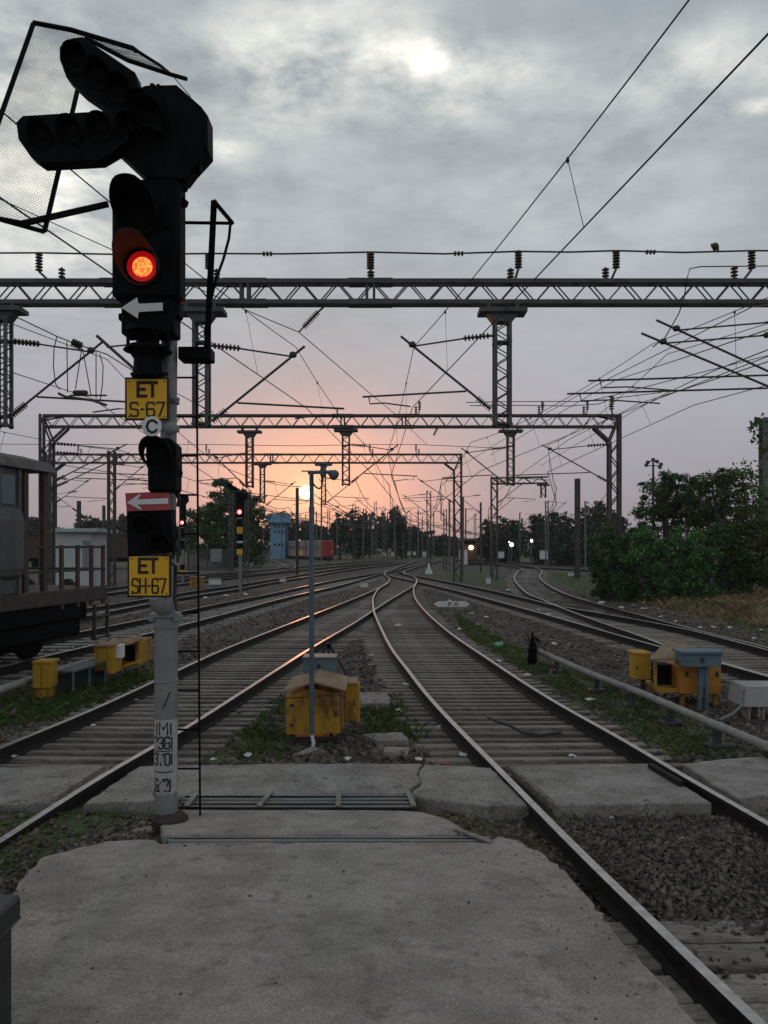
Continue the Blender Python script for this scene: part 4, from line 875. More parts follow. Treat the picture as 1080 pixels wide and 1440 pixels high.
# --- second gantry
Y2 = 35.8
m_rst = mat('weathered_gantry_steel', (.062, .052, .05), (.10, .085, .08), .7, .15, scale=2)
g2 = thing('portal_gantry', 'second lattice gantry with knee-braced columns at both ends, right column standing in the hedge', 'gantry', (-15.5, Y2, GZ))
boom(g2, Y2, 62, 868, 583, 602, m_rst, .11, .03, .40, (208, 482, 568))
for px, s in ((66, 1), (863.5, -1)):
    o, x_ = column(g2, px, Y2, GZ, P(0, 622, Y2).z, .46, m_rst)
    mb = MB()
    for d in (-.2, .2):
        mb.beam(V((x_-s*.23, Y2+d, P(0, 622, Y2).z)), V((x_-s*.23, Y2+d, P(0, 583, Y2).z)), .11, .1); mb.beam(V((x_+s*.23, Y2+d, P(0, 622, Y2).z)), V((x_+s*.95, Y2+d, P(0, 602, Y2).z)), .10, .1)
        mb.beam(V((x_+s*.23, Y2+d, P(0, 620, Y2).z)), V((x_-s*.2, Y2+d, P(0, 588, Y2).z)), .07, .07); mb.beam(V((x_-s*.2, Y2+d, P(0, 590, Y2).z)), V((x_+s*.9, Y2+d, P(0, 584, Y2).z)), .06, .06)
    mb.build('knee_brace', m_rst, g2)
    if s == 1: cantilever(o, x_+.23, Y2, 5.2, 1, 1.05, reach=2.9); cantilever(o, x_+.23, Y2+.3, 5.0, 1, .95, reach=3.2)
    else: cantilever(o, x_-.23, Y2, 5.2, -1, 1.03, reach=2.65)
drop_mast(g2, 718, Y2, 605, 683, 1.1, .36, m_rst, .07, .03, [(-1, 5.1, 1.0, 1.84)])
drop_mast(g2, 486.5, Y2, 604, 683, 1.1, .38, m_rst, .07, .03, [(1, 5.15, 1.05, 1.84)])
drop_mast(g2, 351, Y2, 606, 686, 1.1, .36, m_rst, .07, .03, [(-1, 5.0, .9, 1.5)])
for px in (763, 826, 590): post_ins(g2, px, Y2, 564, 576, px-5, 571, 583, .085)
post_ins(g2, 860, Y2, 556, 576, 864, None, 583, .13); post_ins(g2, 694, Y2, 565, 580, 692, None, 583, .09)
mb = MB(); insulator(mb, P(610, 612, Y2), P(615, 602, Y2), .07, 6); mb.build('tension_insulator', m_insul, g2, True)
wire('feeder_wire', [P(x, y, Y2) for x, y in ((655, 566), (694, 565), (763, 564.5), (826, 564.5), (862, 556), (1000, 520), (1200, 470))], .02, 'feeder wire along the right part of the second gantry')
wire('feeder_wire', [P(x, y, Y2) for x, y in ((660, 570.5), (740, 570), (800, 571), (842, 568), (862, 560), (930, 552))], .02, 'lower feeder wire over the second gantry, ending at its corner insulator')
# --- third gantry
Y3 = 53.0
g3 = thing('portal_gantry', 'third lattice gantry behind, lower in the photo, its boom crossing below the second gantry', 'gantry', (-22, Y3, GZ))
boom(g3, Y3, 70, 650, 638, 652, m_rst, .11, .035, .47, (162, 382))
for px, s in ((72, 1), (643.5, -1)):
    o, x_ = column(g3, px, Y3, GZ, P(0, 662, Y3).z, .5, m_rst); mb = MB()
    for d in (-.2, .2):
        mb.beam(V((x_-s*.25, Y3+d, P(0, 662, Y3).z)), V((x_-s*.25, Y3+d, P(0, 638, Y3).z)), .11, .1); mb.beam(V((x_+s*.25, Y3+d, P(0, 662, Y3).z)), V((x_+s*.9, Y3+d, P(0, 652, Y3).z)), .1, .1); mb.beam(V((x_+s*.2, Y3+d, P(0, 660, Y3).z)), V((x_-s*.2, Y3+d, P(0, 641, Y3).z)), .07, .07)
    mb.build('knee_brace', m_rst, g3); cantilever(o, x_+s*.25, Y3, 5.2, s, 1.0, reach=2.2)
drop_mast(g3, 369, Y3, 652, 707, 1.2, .36, m_rst, .07, .03, [(1, 5.0, 1.0, 1.84)]); drop_mast(g3, 455, Y3, 652, 710, 1.2, .34, m_rst, .07, .03, [(1, 5.2, 1.0, 1.84)])
for px in (110, 290, 520, 585): post_ins(g3, px, Y3, 625, 634, px+4, 631, 639, .085)
wire('feeder_wire', [P(x, y, Y3) for x, y in ((-100, 624), (110, 625), (290, 625), (420, 627), (520, 625), (585, 625), (700, 630))], .022, 'feeder wire along the top of the third gantry')
# --- half gantry far right and single masts
def far_mast(px, yt, Y, label, w=.3, lat=True, group=None, arms=(), m=None, base=None, cap=None):
    x = P(px, 0, Y).x; z1 = P(0, yt, Y).z; root = thing('overhead_mast', label, 'mast', (x, Y, GZ), group); mb = MB()
    if lat: lattice(mb, (x, Y, GZ-.1), (x, Y, z1), (w/2, 0, 0), (0, w*.4, 0), w*1.5, max(.06, w*.22), .05)
    else:
        mb.box((x, Y, (z1+GZ)/2), (w*.12, w*.85, z1-GZ+.2))
        for s in (-1, 1): mb.box((x, Y+s*w*.45, (z1+GZ)/2), (w, w*.1, z1-GZ+.2))
    o = mb.build('mast', m or m_rst, root)
    for a in arms: cantilever(root, x+a[0]*w/2, Y, a[1], a[0], a[2], reach=a[3])
    if base:
        mb = MB(); mb.lathe((x, Y, GZ-.1), (0, 0, 1), [(0, base*1.3), (.3, base), (.9, base*.55), (1.0, base*.3)], 8); mb.build('footing', m_white, root, True)
    return root
r_ = far_mast(695, 670, 55, 'lattice mast with a short side boom, left of the lit street lamps', .42, True, arms=[(1, 5.3, .9, 1.9)], m=m_steel)
mb = MB(); lattice(mb, P(692, 676.5, 55), P(770, 675, 55), (0, 0, .22), (0, .15, 0), .55, .09, .045); mb.build('side_boom', m_rst, r_)
mb = MB(); lattice(mb, P(764, 700, 55), P(764, 682, 55), (.16, 0, 0), (0, .12, 0), .4, .07, .03); mb.box(P(764, 682, 55), (.85, .4, .12)); mb.build('drop_mast', m_rst, r_)
far_mast(812, 675, 58, 'plain dark H-section mast standing left of the hedge', .36, False, m=m_rst)
far_mast(1077, 590, 46, 'concrete mast at the right edge of the photo, behind the hedge', .6, False, m=mat('mast_concrete', (.13, .125, .12), (.18, .175, .165), .9, scale=4))
far_mast(157, 634, 46, 'lattice mast between the wagon and the main signal', .36, True, arms=[(1, 5.6, .9, 1.8)])
far_mast(418, 688, 64, 'slim dark mast directly left of the setting sun', .24, False, m=m_dsteel)
far_mast(603, 690, 68, 'lattice mast with a white footing beside the crossover', .34, True, base=.3, arms=[(-1, 5.2, .95, 2.0)])
far_mast(325, 696, 75, 'lattice mast between the two distant red signals', .34, True, m=m_steel)
far_mast(347, 700, 72, 'lattice mast right of the distant red signal', .32, True, m=m_steel)
far_mast(111, 706, 66, 'grey mast above the white cabin', .28, False, arms=[(-1, 5.2, 1.0, 2.0)])
far_mast(146, 712, 85, 'far mast behind the maroon wagons', .28, False)
grp = 'far masts among the distant trees'
FARM = [(498, 708, 90), (511, 716, 108), (523, 720, 120), (528, 705, 92), (545, 722, 130), (552, 726, 150), (560, 728, 160), (567, 725, 140), (571, 727, 150), (577, 724, 128), (588, 718, 112), (594, 726, 150), (626, 716, 78), (632, 704, 72), (655, 716, 100), (668, 722, 128), (676, 708, 72), (651, 700, 63), (769, 704, 82), (823, 706, 88), (840, 712, 95), (783, 720, 120), (731, 722, 110), (445, 720, 120), (462, 716, 110), (474, 722, 130), (452, 706, 88), (485, 724, 140), (430, 724, 135), (396, 722, 120), (540, 712, 100), (610, 722, 125), (640, 724, 130), (745, 726, 150), (555, 718, 100), (602, 730, 160)]
fm_src = None
for i, (px, yt, Y) in enumerate(FARM):
    o = far_mast(px, yt, Y, 'slender grey mast among the far masts standing in front of the distant trees', .30 if i % 3 == 0 else .17, i % 3 == 0, grp, m=m_fmast if i % 4 else m_rst)
    if i % 2 == 0: cantilever(o, o.location.x, Y, 5.3, 1 if i % 4 else -1, 1.0, reach=1.9)
# ================================================================== CONTACT AND CATENARY WIRES
def overhead(label, sup, r=.011, group=None, dstep=5.5):
    """sup: (x, y, z_catenary, x_c, z_contact) at each support"""
    root = thing('overhead_line', label, 'wire', (sup[0][0], sup[0][1], sup[0][2]), group); ca, ct, dr = [], [], []
    for i in range(len(sup)-1):
        a, b = sup[i], sup[i+1]; L = b[1]-a[1]; sag = min(.9, .0007*L*L+.05); n = 14
        for k in range(n+(i == len(sup)-2)):
            t = k/n; y = a[1]+L*t; ca.append(V((a[0]+(b[0]-a[0])*t, y, a[2]+(b[2]-a[2])*t-4*sag*t*(1-t)))); ct.append(V((a[3]+(b[3]-a[3])*t, y, a[4]+(b[4]-a[4])*t)))
        nd_ = max(1, int(L/dstep))
        for k in range(nd_):
            t = (k+.5)/nd_; y = a[1]+L*t
            if y < 12 and 'behind the main' in label: continue
            y = a[1]+L*t; p = V((a[0]+(b[0]-a[0])*t, y, a[2]+(b[2]-a[2])*t-4*sag*t*(1-t))); q = V((a[3]+(b[3]-a[3])*t, y, a[4]+(b[4]-a[4])*t)); dr.append((p, q))
    rs = [r*max(.8, p.y/26) for p in ca]
    mb = MB(); mb.tube(ca, rs, 5); mb.build('catenary_wire', m_wire, root, True)
    mb = MB(); mb.tube(ct, [x*1.1 for x in rs], 5); mb.build('contact_wire', m_wire, root, True)
    for p, q in dr:
        mb = MB(); mb.tube([p, q], r*.55*max(.8, p.y/26), 4); mb.lathe(p+V((0, 0, -.05)), (0, 0, 1), [(0, .012), (.03, .025), (.07, .012)], 5); mb.build('dropper', m_wire, root)
def S(xc, yc, xt, yt, Y): a, b = P(xc, yc, Y), P(xt, yt, Y); return (a.x, Y, a.z, b.x, b.z)
overhead('overhead wires above the curving right foreground track, leaving the photo at the top right', [(5.59, -11, 8.5, 6.3, 7.3), S(582, 488, 580, 573, Y1), S(545, 634, 550, 669, Y2), S(556, 680, 562, 702, Y3), (3, 95, 6.6, 3, 5.5), (12, 150, 6.6, 12, 5.5), (25, 220, 6.6, 25, 5.5)])
overhead('overhead wires above the left foreground track, passing behind the main signal', [(-6.4, -9, 7.2, -6.2, 5.5), S(416, 488, 430, 573, Y1), S(520, 630, 525, 668, Y2), S(548, 682, 553, 703, Y3), (1, 95, 6.6, 1, 5.5), (8, 150, 6.6, 8, 5.5)])
overhead('overhead wires on the left coming from above the wagon towards the second gantry', [(-11, -4, 7.2, -10.8, 5.5), S(150, 505, 128, 560, Y1), S(322, 660, 326, 690, Y2), S(430, 684, 434, 704, Y3), (-3, 95, 6.6, -3, 5.5), (4, 150, 6.6, 4, 5.5)])
overhead('overhead wires on the far left passing over the white cabin', [(-24, 0, 7.2, -23, 5.6), S(-330, 520, -330, 590, Y1), S(172, 634, 160, 665, Y2), S(330, 690, 332, 710, Y3), (-9, 95, 6.6, -9, 5.5), (-2, 150, 6.6, -2, 5.5)])
overhead('overhead wires on the right passing under the bracket tips at the nearest gantry', [(10.5, -6, 7.2, 9.5, 5.6), S(917, 484, 928, 560, Y1), S(662, 622, 676, 662, Y2), S(620, 683, 622, 704, Y3), (7, 95, 6.6, 7, 5.5), (14, 150, 6.6, 14, 5.5), (30, 240, 6.6, 30, 5.5)])
overhead('outer overhead wires on the right running to the second gantry column', [(14, -6, 7.2, 14, 5.6), S(938, 498, 975, 570, Y1), S(770, 626, 770, 664, Y2), (13.5, 60, 6.8, 13.5, 5.5), (20, 95, 6.6, 20, 5.5), (34, 140, 6.6, 34, 5.5)])
for i, (xa, xb) in enumerate(((-10, -14), (-4.5, 0), (9, 20), (4, 9), (-2, 3), (16, 40))):
    overhead('far overhead wires converging above the distant tracks', [(xa, Y3, 6.9, xa, 5.6), (xa*.7+xb*.3, 90, 6.8, xa*.7+xb*.3, 5.5), (xb, 150, 6.6, xb, 5.5), (xb*1.6, 230, 6.6, xb*1.6, 5.5)], group='far overhead wires', dstep=9)
wire('cross_wire', [P(-60, 253, 16.0), P(0, 280, 16), P(133, 340, 16.6), P(255, 395, 17.0), P(360, 442, Y1), P(420, 467, Y1), P(520, 553, 24), P(553, 580, 28), P(600, 625, 36)], .011, 'slanting wire held by the tension insulator under the nearest gantry')
wire('cross_wire', [P(0, 440, 17), P(28, 448, 17), P(80, 473, 17.2), P(108, 484, 17.4), P(150, 498, 18), P(185, 520, 20), P(300, 580, 30)], .014, 'slanting wire with a black insulator left of the main signal')
mb = MB(); insulator(mb, P(102, 481, 17.4), P(116, 487, 17.4), .09, 4); tag(mb.build('line_insulator', m_insul, None, True), 'black insulator on the slanting wire left of the main signal', 'insulator')
si = thing('section_insulator', 'section insulator with hanging loops left of the yellow S-67 plate', 'insulator', P(118, 555, 17.4))
mb = MB(); mb.tube([P(82, 553, 17.4), P(92, 558, 17.4), P(130, 563, 17.4), P(150, 570, 17.4)], .03, 6); mb.tube([P(90, 560, 17.4), P(100, 556, 17.4), P(150, 556, 17.4)], .02, 6); mb.box(P(113, 552, 17.4), (.34, .1, .1), ch=.03); mb.build('runner', m_dsteel, si)
for l in ([(80, 473), (76, 490), (75, 515), (78, 540), (84, 548)], [(140, 497), (145, 515), (144, 540), (141, 562)], [(115, 490), (106, 547)], [(116, 490), (128, 556)], [(94, 480), (95, 552)], [(135, 494), (135, 560)]):
    mb = MB(); mb.tube([P(x, y, 17.4) for x, y in l], .012, 5); mb.build('hanger', m_wire, si, True)
mb = MB(); mb.tube([P(136, 472, 17.6), P(190, 520, 17.6)], .035, 6); mb.tube([P(150, 488, 17.6), P(180, 485, 17.6)], .02, 6); tag(mb.build('bracket_tube', m_dsteel), 'short bracket tube end sticking out left of the main signal neck', 'bracket')
for i, l in enumerate(([(1085, 428), (1059, 431), (851, 535), (770, 580), (640, 660)], [(1085, 462), (986, 495), (865, 535), (780, 585), (690, 640)], [(1085, 490), (1000, 523), (927, 558), (869, 591), (760, 655)], [(1085, 507), (985, 540), (900, 567), (800, 618), (700, 690)])):
    Ys_ = [14, 16.5, 24, 31, 42] if len(l) == 5 else [15, 18, 24, 34]
    wire('cross_wire', [P(x, y, Y) for (x, y), Y in zip(l, Ys_)], .012, ['topmost', 'second', 'third', 'lowest'][i]+' of the four long wires slanting down from the right edge to the second gantry')
# ================================================================== SMALLER SIGNALS
def small_signal(px, yb, Y, s, label, lamp_y, head_top, plates):
    """s: photo pixels per metre"""
    base = P(px, yb, Y); root = thing('railway_signal', label, 'signal', base)
    def b(mb, x0, y0, x1, y1, d0=-.12, d1=.05, ch=.01): boxpx(mb, x0, y0, x1, y1, Y+d0, Y+d1, ch)
    mb = MB(); mb.tube([P(px, yb+3, Y), P(px, lamp_y, Y)], .085, 12); mb.build('post', m_grey, root, True)
    mb = MB(); b(mb, px-6.5*s, head_top, px+5*s, lamp_y+8*s, -.2, .0, .03); hd = mb.build('signal_head', m_black, root)
    mb = MB(); mb.prism([P(px+x*s, head_top+y*s, Y-.2) for x, y in ((-6, -2), (2, -6), (9, -3), (10, 6), (4, 12), (-4, 11))], (0, .18, 0)); ri = mb.build('route_indicator', m_black, root)
    mb = MB(); mb.prism([P(px+x*s, head_top+y*s, Y-.24) for x, y in ((-4, 3), (-19, -8), (-20, -12), (-16, -15), (-2, -6), (2, 0))], (0, .16, 0)); mb.build('indicator_arm', m_black, root)
    hoodY = Y-.21; c = P(px-1*s, lamp_y, hoodY)
    mb = MB(); mb.lathe(c, (0, -1, 0), [(0, .15), (.004, .15), (.2, .16), (.2, .145), (.01, .14)], 16, False); mb.build('hood', m_black, hd, True)
    mb = MB(); mb.lathe(c, (0, -1, 0), [(.005, .14), (.02, .13), (.03, .001)], 16); mb.build('lens', emis('far_red_lens', (1, .015, .03), 3.0), hd, True)
    mb = MB(); mb.lathe(c, (0, -1, 0), [(.02, .075), (.038, .07), (.042, .001)], 12); mb.build('lens_core', emis('far_red_core', (1, .6, .55), 6.0), hd, True)
    for kind, y0, y1 in plates:
        mb = MB(); b(mb, px-5*s, y0, px+3*s, y1, -.16, -.12, .003); mb.build('number_plate' if kind == 'y' else 'arrow_plate' if kind == 'w' else 'lamp_box', {'y': m_yellow, 'w': m_white, 'k': m_black}[kind], root)
    mb = MB(); lattice(mb, P(px+7*s, yb, Y+.15), P(px+7*s, lamp_y, Y+.15), (.15, 0, 0), (0, .01, 0), .3, .025, .02, 'a'); mb.build('ladder', m_dsteel, root)
small_signal(338, 833, 40.5, 1.0, 'distant red signal with two yellow plates in front of the dark tree', 720, 694, [('w', 726, 729), ('k', 730, 741), ('y', 741, 750), ('k', 751, 760), ('w', 761, 763.5), ('k', 764, 771), ('y', 772, 780)])
small_signal(257, 828, 50, .8, 'distant signal with a lit red lamp just right of the main signal post', 735, 700, [('w', 740, 742), ('k', 743, 757), ('k', 760, 772), ('k', 794, 801), ('y', 802, 806)])
# ================================================================== BLUE LAMP POST IN FRONT OF THE HUT
Yb = 9.18; lp = thing('lamp_post', 'slim blue-grey post with a hooded lamp on top, in front of the rusty yellow hut', 'post', P(438, 1052, Yb))
m_post = mat('blue_grey_post', (.085, .125, .155), (.12, .165, .19), .5, .1, scale=5)
mb = MB(); mb.tube([P(438.5, 1032, Yb), P(438.3, 715, Yb)], .031, 14); mb.tube([P(438.3, 716, Yb), P(438, 662, Yb)], .026, 14); mb.lathe(P(438.3, 720, Yb), (0, 0, 1), [(0, .034), (.03, .034), (.06, .034)], 14); mb.build('pole', m_post, lp, True)
mb = MB(); mb.tube([P(433, 664.5, Yb), P(452, 664, Yb), P(466, 664, Yb)], .022, 10); mb.lathe(P(454.5, 672, Yb), (0, 0, 1), [(0, .02), (.02, .035), (.09, .04), (.14, .028), (.15, .03), (.16, .05), (.18, .05)], 12); mb.box(P(454.5, 654, Yb), (.19, .06, .02)); mb.tube([P(424, 662.5, Yb), P(436, 662.5, Yb)], .008, 6); mb.build('arm', m_post, lp, True)
mb = MB(); d = (P(476, 672, Yb)-P(464, 665, Yb)); mb.lathe(P(463, 664, Yb), d+V((0, -.03, 0)), [(0, .03), (.03, .045), (.055, .062), (.09, .062), (.11, .05), (.115, .02)], 14); mb.build('lamp_head', m_post, lp, True)
mb = MB(); mb.tube(catrom([P(439, 668, Yb-.03), P(440, 679, Yb-.04), P(446, 686, Yb-.04), P(451, 686, Yb-.03), P(453.5, 678, Yb-.02), P(454, 672, Yb)], 5).tolist(), .010, 6); mb.build('cable', m_dsteel, lp, True)
mb = MB(); mb.tube([P(438.5, 1034, Yb), P(441, 1044, Yb), P(438.5, 1056, Yb)], .022, 8); mb.build('conduit', m_white, lp, True)
mb = MB(); mb.tube([P(402, 1070, 8.9), P(425, 1062, 9.0), P(440, 1056, 9.1), P(452, 1060, 9.1), P(456, 1068, 9.0)], [.03, .05, .055, .055, .05], 8); mb.box(P(458, 1070, 8.85), (.10, .08, .06), ch=.02); mb.box(P(398, 1071, 8.85), (.09, .07, .06), ch=.02); mb.build('footing', m_conc2, lp, True)
# ================================================================== HUTS, CABINETS, BOXES
def frame_box(name, x0, y0, x1, y1, Y0, Y1, m, parent, ch=.006):
    mb = MB(); boxpx(mb, x0, y0, x1, y1, Y0, Y1, ch); return mb.build(name, m, parent)
hut = thing('apparatus_hut', 'small rusty yellow gabled apparatus hut behind the blue lamp post, standing on low legs', 'hut', P(441, 1055, 9.4))
YH0, YH1 = 9.4, 9.95
mb = MB(); mb.prism([P(x, y, YH0) for x, y in ((403, 1033), (481, 1031), (480, 977), (440, 968), (402, 980))], (0, YH1-YH0, 0)); mb.build('body', m_yrust, hut)
mb = MB(); mb.tube([P(402, 982, YH0-.01), P(482, 977, YH0-.01)], .005, 5); mb.beam(P(480.5, 1031, YH0-.004), P(479, 978, YH0-.004), .015, .01, (0, 1, 0)); mb.build('door_edge', m_dsteel, hut)
mb = MB(); o_ = .05
for l in (((399, 971), (442, 959), 1), ((442, 959), (486, 970), 1)):
    a, b = P(l[0][0], l[0][1]+2, YH0-.1), P(l[1][0], l[1][1]+2, YH0-.1); mb.prism([a, b, b+V((0, .85, .02)), a+V((0, .85, .02))], (0, 0, .018))
mb.build('roof', m_tan, hut)
for x in (408, 477): frame_box('leg', x-3, 1030, x+3, 1058, YH0+.02, YH0+.07, m_dsteel, hut); 
frame_box('plinth', 414, 1036, 474, 1050, YH0+.1, YH1-.05, m_dsteel, hut)
cab = thing('cabinet', 'narrow yellow cabinet attached behind the right of the rusty yellow hut', 'cabinet', P(495, 1015, 9.9))
frame_box('body', 485, 962, 501, 1014, 9.85, 10.2, m_yrust, cab); frame_box('side_panel', 500.8, 964, 505, 1016, 9.86, 10.2, m_ycab, cab); frame_box('lid', 484, 959.5, 503, 963, 9.82, 10.22, m_tan, cab)
jb = thing('junction_box', 'blue-grey metal box on a post behind the rusty yellow hut', 'box', P(448, 1000, 10.3))
frame_box('body', 426, 926, 472, 947, 10.2, 10.5, m_blue, jb, .012); frame_box('lid', 425, 924, 473, 927, 10.18, 10.52, m_blue, jb)
for x in (431, 460): frame_box('leg', x-2.5, 947, x+2.5, 1000, 10.3, 10.36, m_dsteel, jb)
fr = thing('buffer_frame', 'dark A-frame of steel legs with a concrete sheet behind the blue-grey box', 'frame', P(463, 965, 12))
for a, b in (((461, 905), (436, 955)), ((462, 905), (494, 960)), ((462, 905), (463, 955))): mb = MB(); mb.beam(P(*a, 12), P(*b, 12), .05, .05); mb.build('leg', m_dsteel, fr)
mb = MB(); mb.prism([P(x, y, 12.1) for x, y in ((462, 912), (491, 960), (450, 962))], (0, .06, 0)); mb.build('panel', m_conc2, fr)
for px, py in ((408, 990), (408, 1018)): frame_box('hinge', px-1, py, px+5, py+4, YH0-.012, YH0+.01, m_dsteel, hut, .002)
frame_box('padlock', 470, 1000, 475, 1007, YH0-.03, YH0+.005, m_dsteel, hut, .003)
frame_box('handle', 497, 985, 499, 993, 9.83, 9.86, m_dsteel, cab, .002)
frame_box('latch', 446, 934, 450, 940, 10.18, 10.21, m_dsteel, jb, .002)
# right group
rh = thing('apparatus_hut', 'open orange apparatus hut on legs behind the blue box at the right', 'hut', P(965, 990, 11.8))
mb = MB(); boxpx(mb, 955, 938, 1014, 976, 11.6, 12.3); mb.build('body', mat('orange_paint', (.50, .20, .02), (.58, .25, .03), .65, scale=5, c3=(.25, .09, .03), s3=6, lo3=.6, hi3=.75), rh)
mb = MB(); boxpx(mb, 920, 968, 955, 974, 11.6, 12.3, .004); boxpx(mb, 920, 930, 924, 970, 11.65, 11.7, .003); mb.prism([P(922, 931, 12.25), P(956, 931, 12.25), P(956, 968, 12.25), P(922, 968, 12.25)], (0, .03, 0)); mb.build('frame', m_yrust, rh)
mb = MB(); boxpx(mb, 925, 935, 952, 965, 11.9, 12.2, .01); boxpx(mb, 940, 940, 944, 962, 11.75, 11.8); mb.build('relay_rack', m_black, rh)
mb = MB(); a, b, c, d = P(913, 928, 11.5), P(965, 929, 11.5), P(962, 916, 12.5), P(932, 919, 12.5); mb.prism([a, b, V((c.x, 12.4, b.z+.14)), V((d.x, 12.4, a.z+.14))], (0, 0, .02)); mb.build('roof', m_tan, rh)
for x in (960, 1007): frame_box('leg', x-3, 976, x+3, 996, 11.7, 11.76, m_yrust, rh)
bb = thing('junction_box', 'blue metal box on a blue post in front of the orange hut', 'box', P(990, 1000, 11.36))
frame_box('body', 962, 920, 1015, 938.5, 11.25, 11.6, m_blue, bb, .012); frame_box('lid', 959.5, 916.5, 1017, 920.5, 11.22, 11.64, m_blue, bb, .005)
mb = MB(); boxpx(mb, 983, 938, 988, 1000, 11.34, 11.42); boxpx(mb, 992, 938, 997, 1000, 11.34, 11.42); boxpx(mb, 987, 938, 993, 968, 11.36, 11.40); mb.build('post', m_blue, bb)
yc = thing('cabinet', 'small yellow cabinet on a post left of the open orange hut', 'cabinet', P(904, 975, 12))
frame_box('body', 893, 920, 914.5, 956, 11.9, 12.2, m_ycab, yc, .01); frame_box('lid', 892, 917.5, 915.5, 921, 11.88, 12.22, m_ycab, yc); frame_box('handle', 895, 938, 898, 941, 11.88, 11.9, m_dsteel, yc); frame_box('post', 902, 956, 908, 985, 12.0, 12.06, m_dsteel, yc)
bn = thing('concrete_bench', 'weathered white concrete block on stubby legs at the right edge, beside the pipe', 'block', P(1070, 1000, 10.9))
mb = MB(); mb.prism([P(x, y, 10.7) for x, y in ((1046, 994), (1050, 966), (1110, 966), (1110, 994))], (0, .5, 0)); mb.build('slab', mat('whitish_concrete', (.36, .35, .33), (.47, .46, .43), .9, scale=5, bump=.3), bn)
for x in (1052, 1066, 1072): frame_box('leg', x, 994, x+4, 1016, 10.75, 10.95, m_conc2, bn)
mb = MB(); mb.tube([P(1046, 970, 10.68), P(1045, 990, 10.66), P(1030, 1004, 10.6), P(1012, 1012, 10.5)], .018, 6); mb.build('cable', m_grey, bn, True)
frame_box('latch', 986, 925, 991, 932, 11.235, 11.26, m_dsteel, bb, .002)
for px in (966, 1009): frame_box('hinge', px-2, 944, px+2, 952, 11.585, 11.61, m_dsteel, rh, .002)
# left group
c1 = thing('cabinet', 'yellow cabinet at the near end of the green bench on the left', 'cabinet', P(58, 985, 12))
frame_box('body', 45.5, 933, 69.5, 968, 11.9, 12.2, m_ycab, c1, .008); frame_box('lid', 44.5, 930, 71, 933.5, 11.88, 12.22, m_ycab, c1, .004); frame_box('door_edge', 57.5, 936, 58.3, 967, 11.893, 11.9, m_dsteel, c1, 0); frame_box('base', 46, 968, 68, 982, 11.95, 12.2, m_yrust, c1)
c2 = thing('cabinet', 'taller yellow cabinet between the green bench and the tan-roofed hut', 'cabinet', P(145, 950, 13.2))
frame_box('body', 132, 909, 151, 944, 13.0, 13.4, m_yrust, c2, .008); frame_box('door', 150.5, 910, 159.5, 947.5, 12.98, 13.4, m_ycab, c2, .008); frame_box('lid', 131, 906.5, 160, 909.8, 12.96, 13.42, m_tan, c2, .004); frame_box('meter_box', 160, 907, 170, 926, 13.1, 13.3, m_white, c2)
h2 = thing('apparatus_hut', 'yellow-brown hut with a sloping tan roof, left of the main post', 'hut', P(180, 935, 14))
mb = MB(); boxpx(mb, 172, 903, 195, 936, 13.7, 14.5); mb.build('body', m_yrust, h2)
mb = MB(); boxpx(mb, 176, 907, 190, 930, 13.69, 13.72, .002); mb.build('doorway', m_black, h2); mb = MB(); mb.prism([P(x, y, 13.66) for x, y in ((172, 940), (196, 931), (196, 928), (172, 936))], (0, .05, 0)); mb.build('sill', m_yellow, h2)
mb = MB(); a, b = P(148, 906, 13.5), P(202, 903, 13.5); mb.prism([P(149, 904.5, 13.5), P(178, 908, 13.5), P(186, 897, 14.6), P(160, 899, 14.6)], (0, 0, .02)); mb.prism([P(178, 908.3, 13.5), P(201, 899, 13.6), P(197, 894, 14.6), P(184, 897.5, 14.6)], (0, 0, .02)); mb.build('roof', m_tan, h2)
be = thing('metal_bench', 'low green metal bench with a flat top between the two yellow cabinets on the left', 'bench', P(115, 965, 12.6))
m_bench = mat('bench_green', (.09, .13, .13), (.13, .17, .165), .5, .2, scale=4)
mb = MB(); mb.prism([P(79, 946, 12.4), P(104, 946, 12.0), P(149, 931, 13.0), P(122, 931.5, 13.4)], (0, 0, .025)); mb.build('top', m_bench, be)
for x, y, yb, Y in ((79, 946, 970, 12.4), (103, 946, 972, 12.0), (126, 939, 965, 12.5), (148, 932, 960, 13.0)): mb = MB(); mb.beam(P(x, y, Y), P(x, yb, Y), .03, .03); mb.build('leg', m_bench, be)
mb = MB(); mb.prism([P(82, 949, 12.45), P(147, 936, 13.2), P(147, 958, 13.2), P(82, 968, 12.45)], (0, .03, 0)); mb.build('back_panel', mat('bench_dark', (.02, .035, .035), None, .8), be)
def pipe_run(label, pts, r, sup, m):
    root = thing('pipe', label, 'pipe', pts[0]); mb = MB(); mb.tube(pts, r, 12); mb.build('tube', m, root, True)
    mb = MB()
    for t in np.linspace(.05, .95, 7):
        i = t*(len(pts)-1); k = min(int(i), len(pts)-2); p = V(pts[k]).lerp(V(pts[k+1]), i-k); d = (V(pts[k+1])-V(pts[k])).normalized(); mb.lathe(p-d*.03, d, [(0, r*1.02), (.004, r*1.14), (.056, r*1.14), (.06, r*1.02)], 12)
    mb.build('coupling', m, root, True)
    for t in sup:
        i = t*(len(pts)-1); k = min(int(i), len(pts)-2); p = V(pts[k]).lerp(V(pts[k+1]), i-k); mb = MB(); mb.box((p.x, p.y, (p.z+GZ-.1)/2-.02), (.06, .12, p.z-GZ+.1), ch=.005); mb.box((p.x, p.y, GZ+.03), (.26, .2, .1), ch=.02); mb.build('support', m_dsteel, root)
m_pipe = mat('dull_pipe', (.27, .25, .225), (.36, .34, .31), .7, .1, scale=6, c3=(.16, .12, .09), s3=5, lo3=.58, hi3=.75)
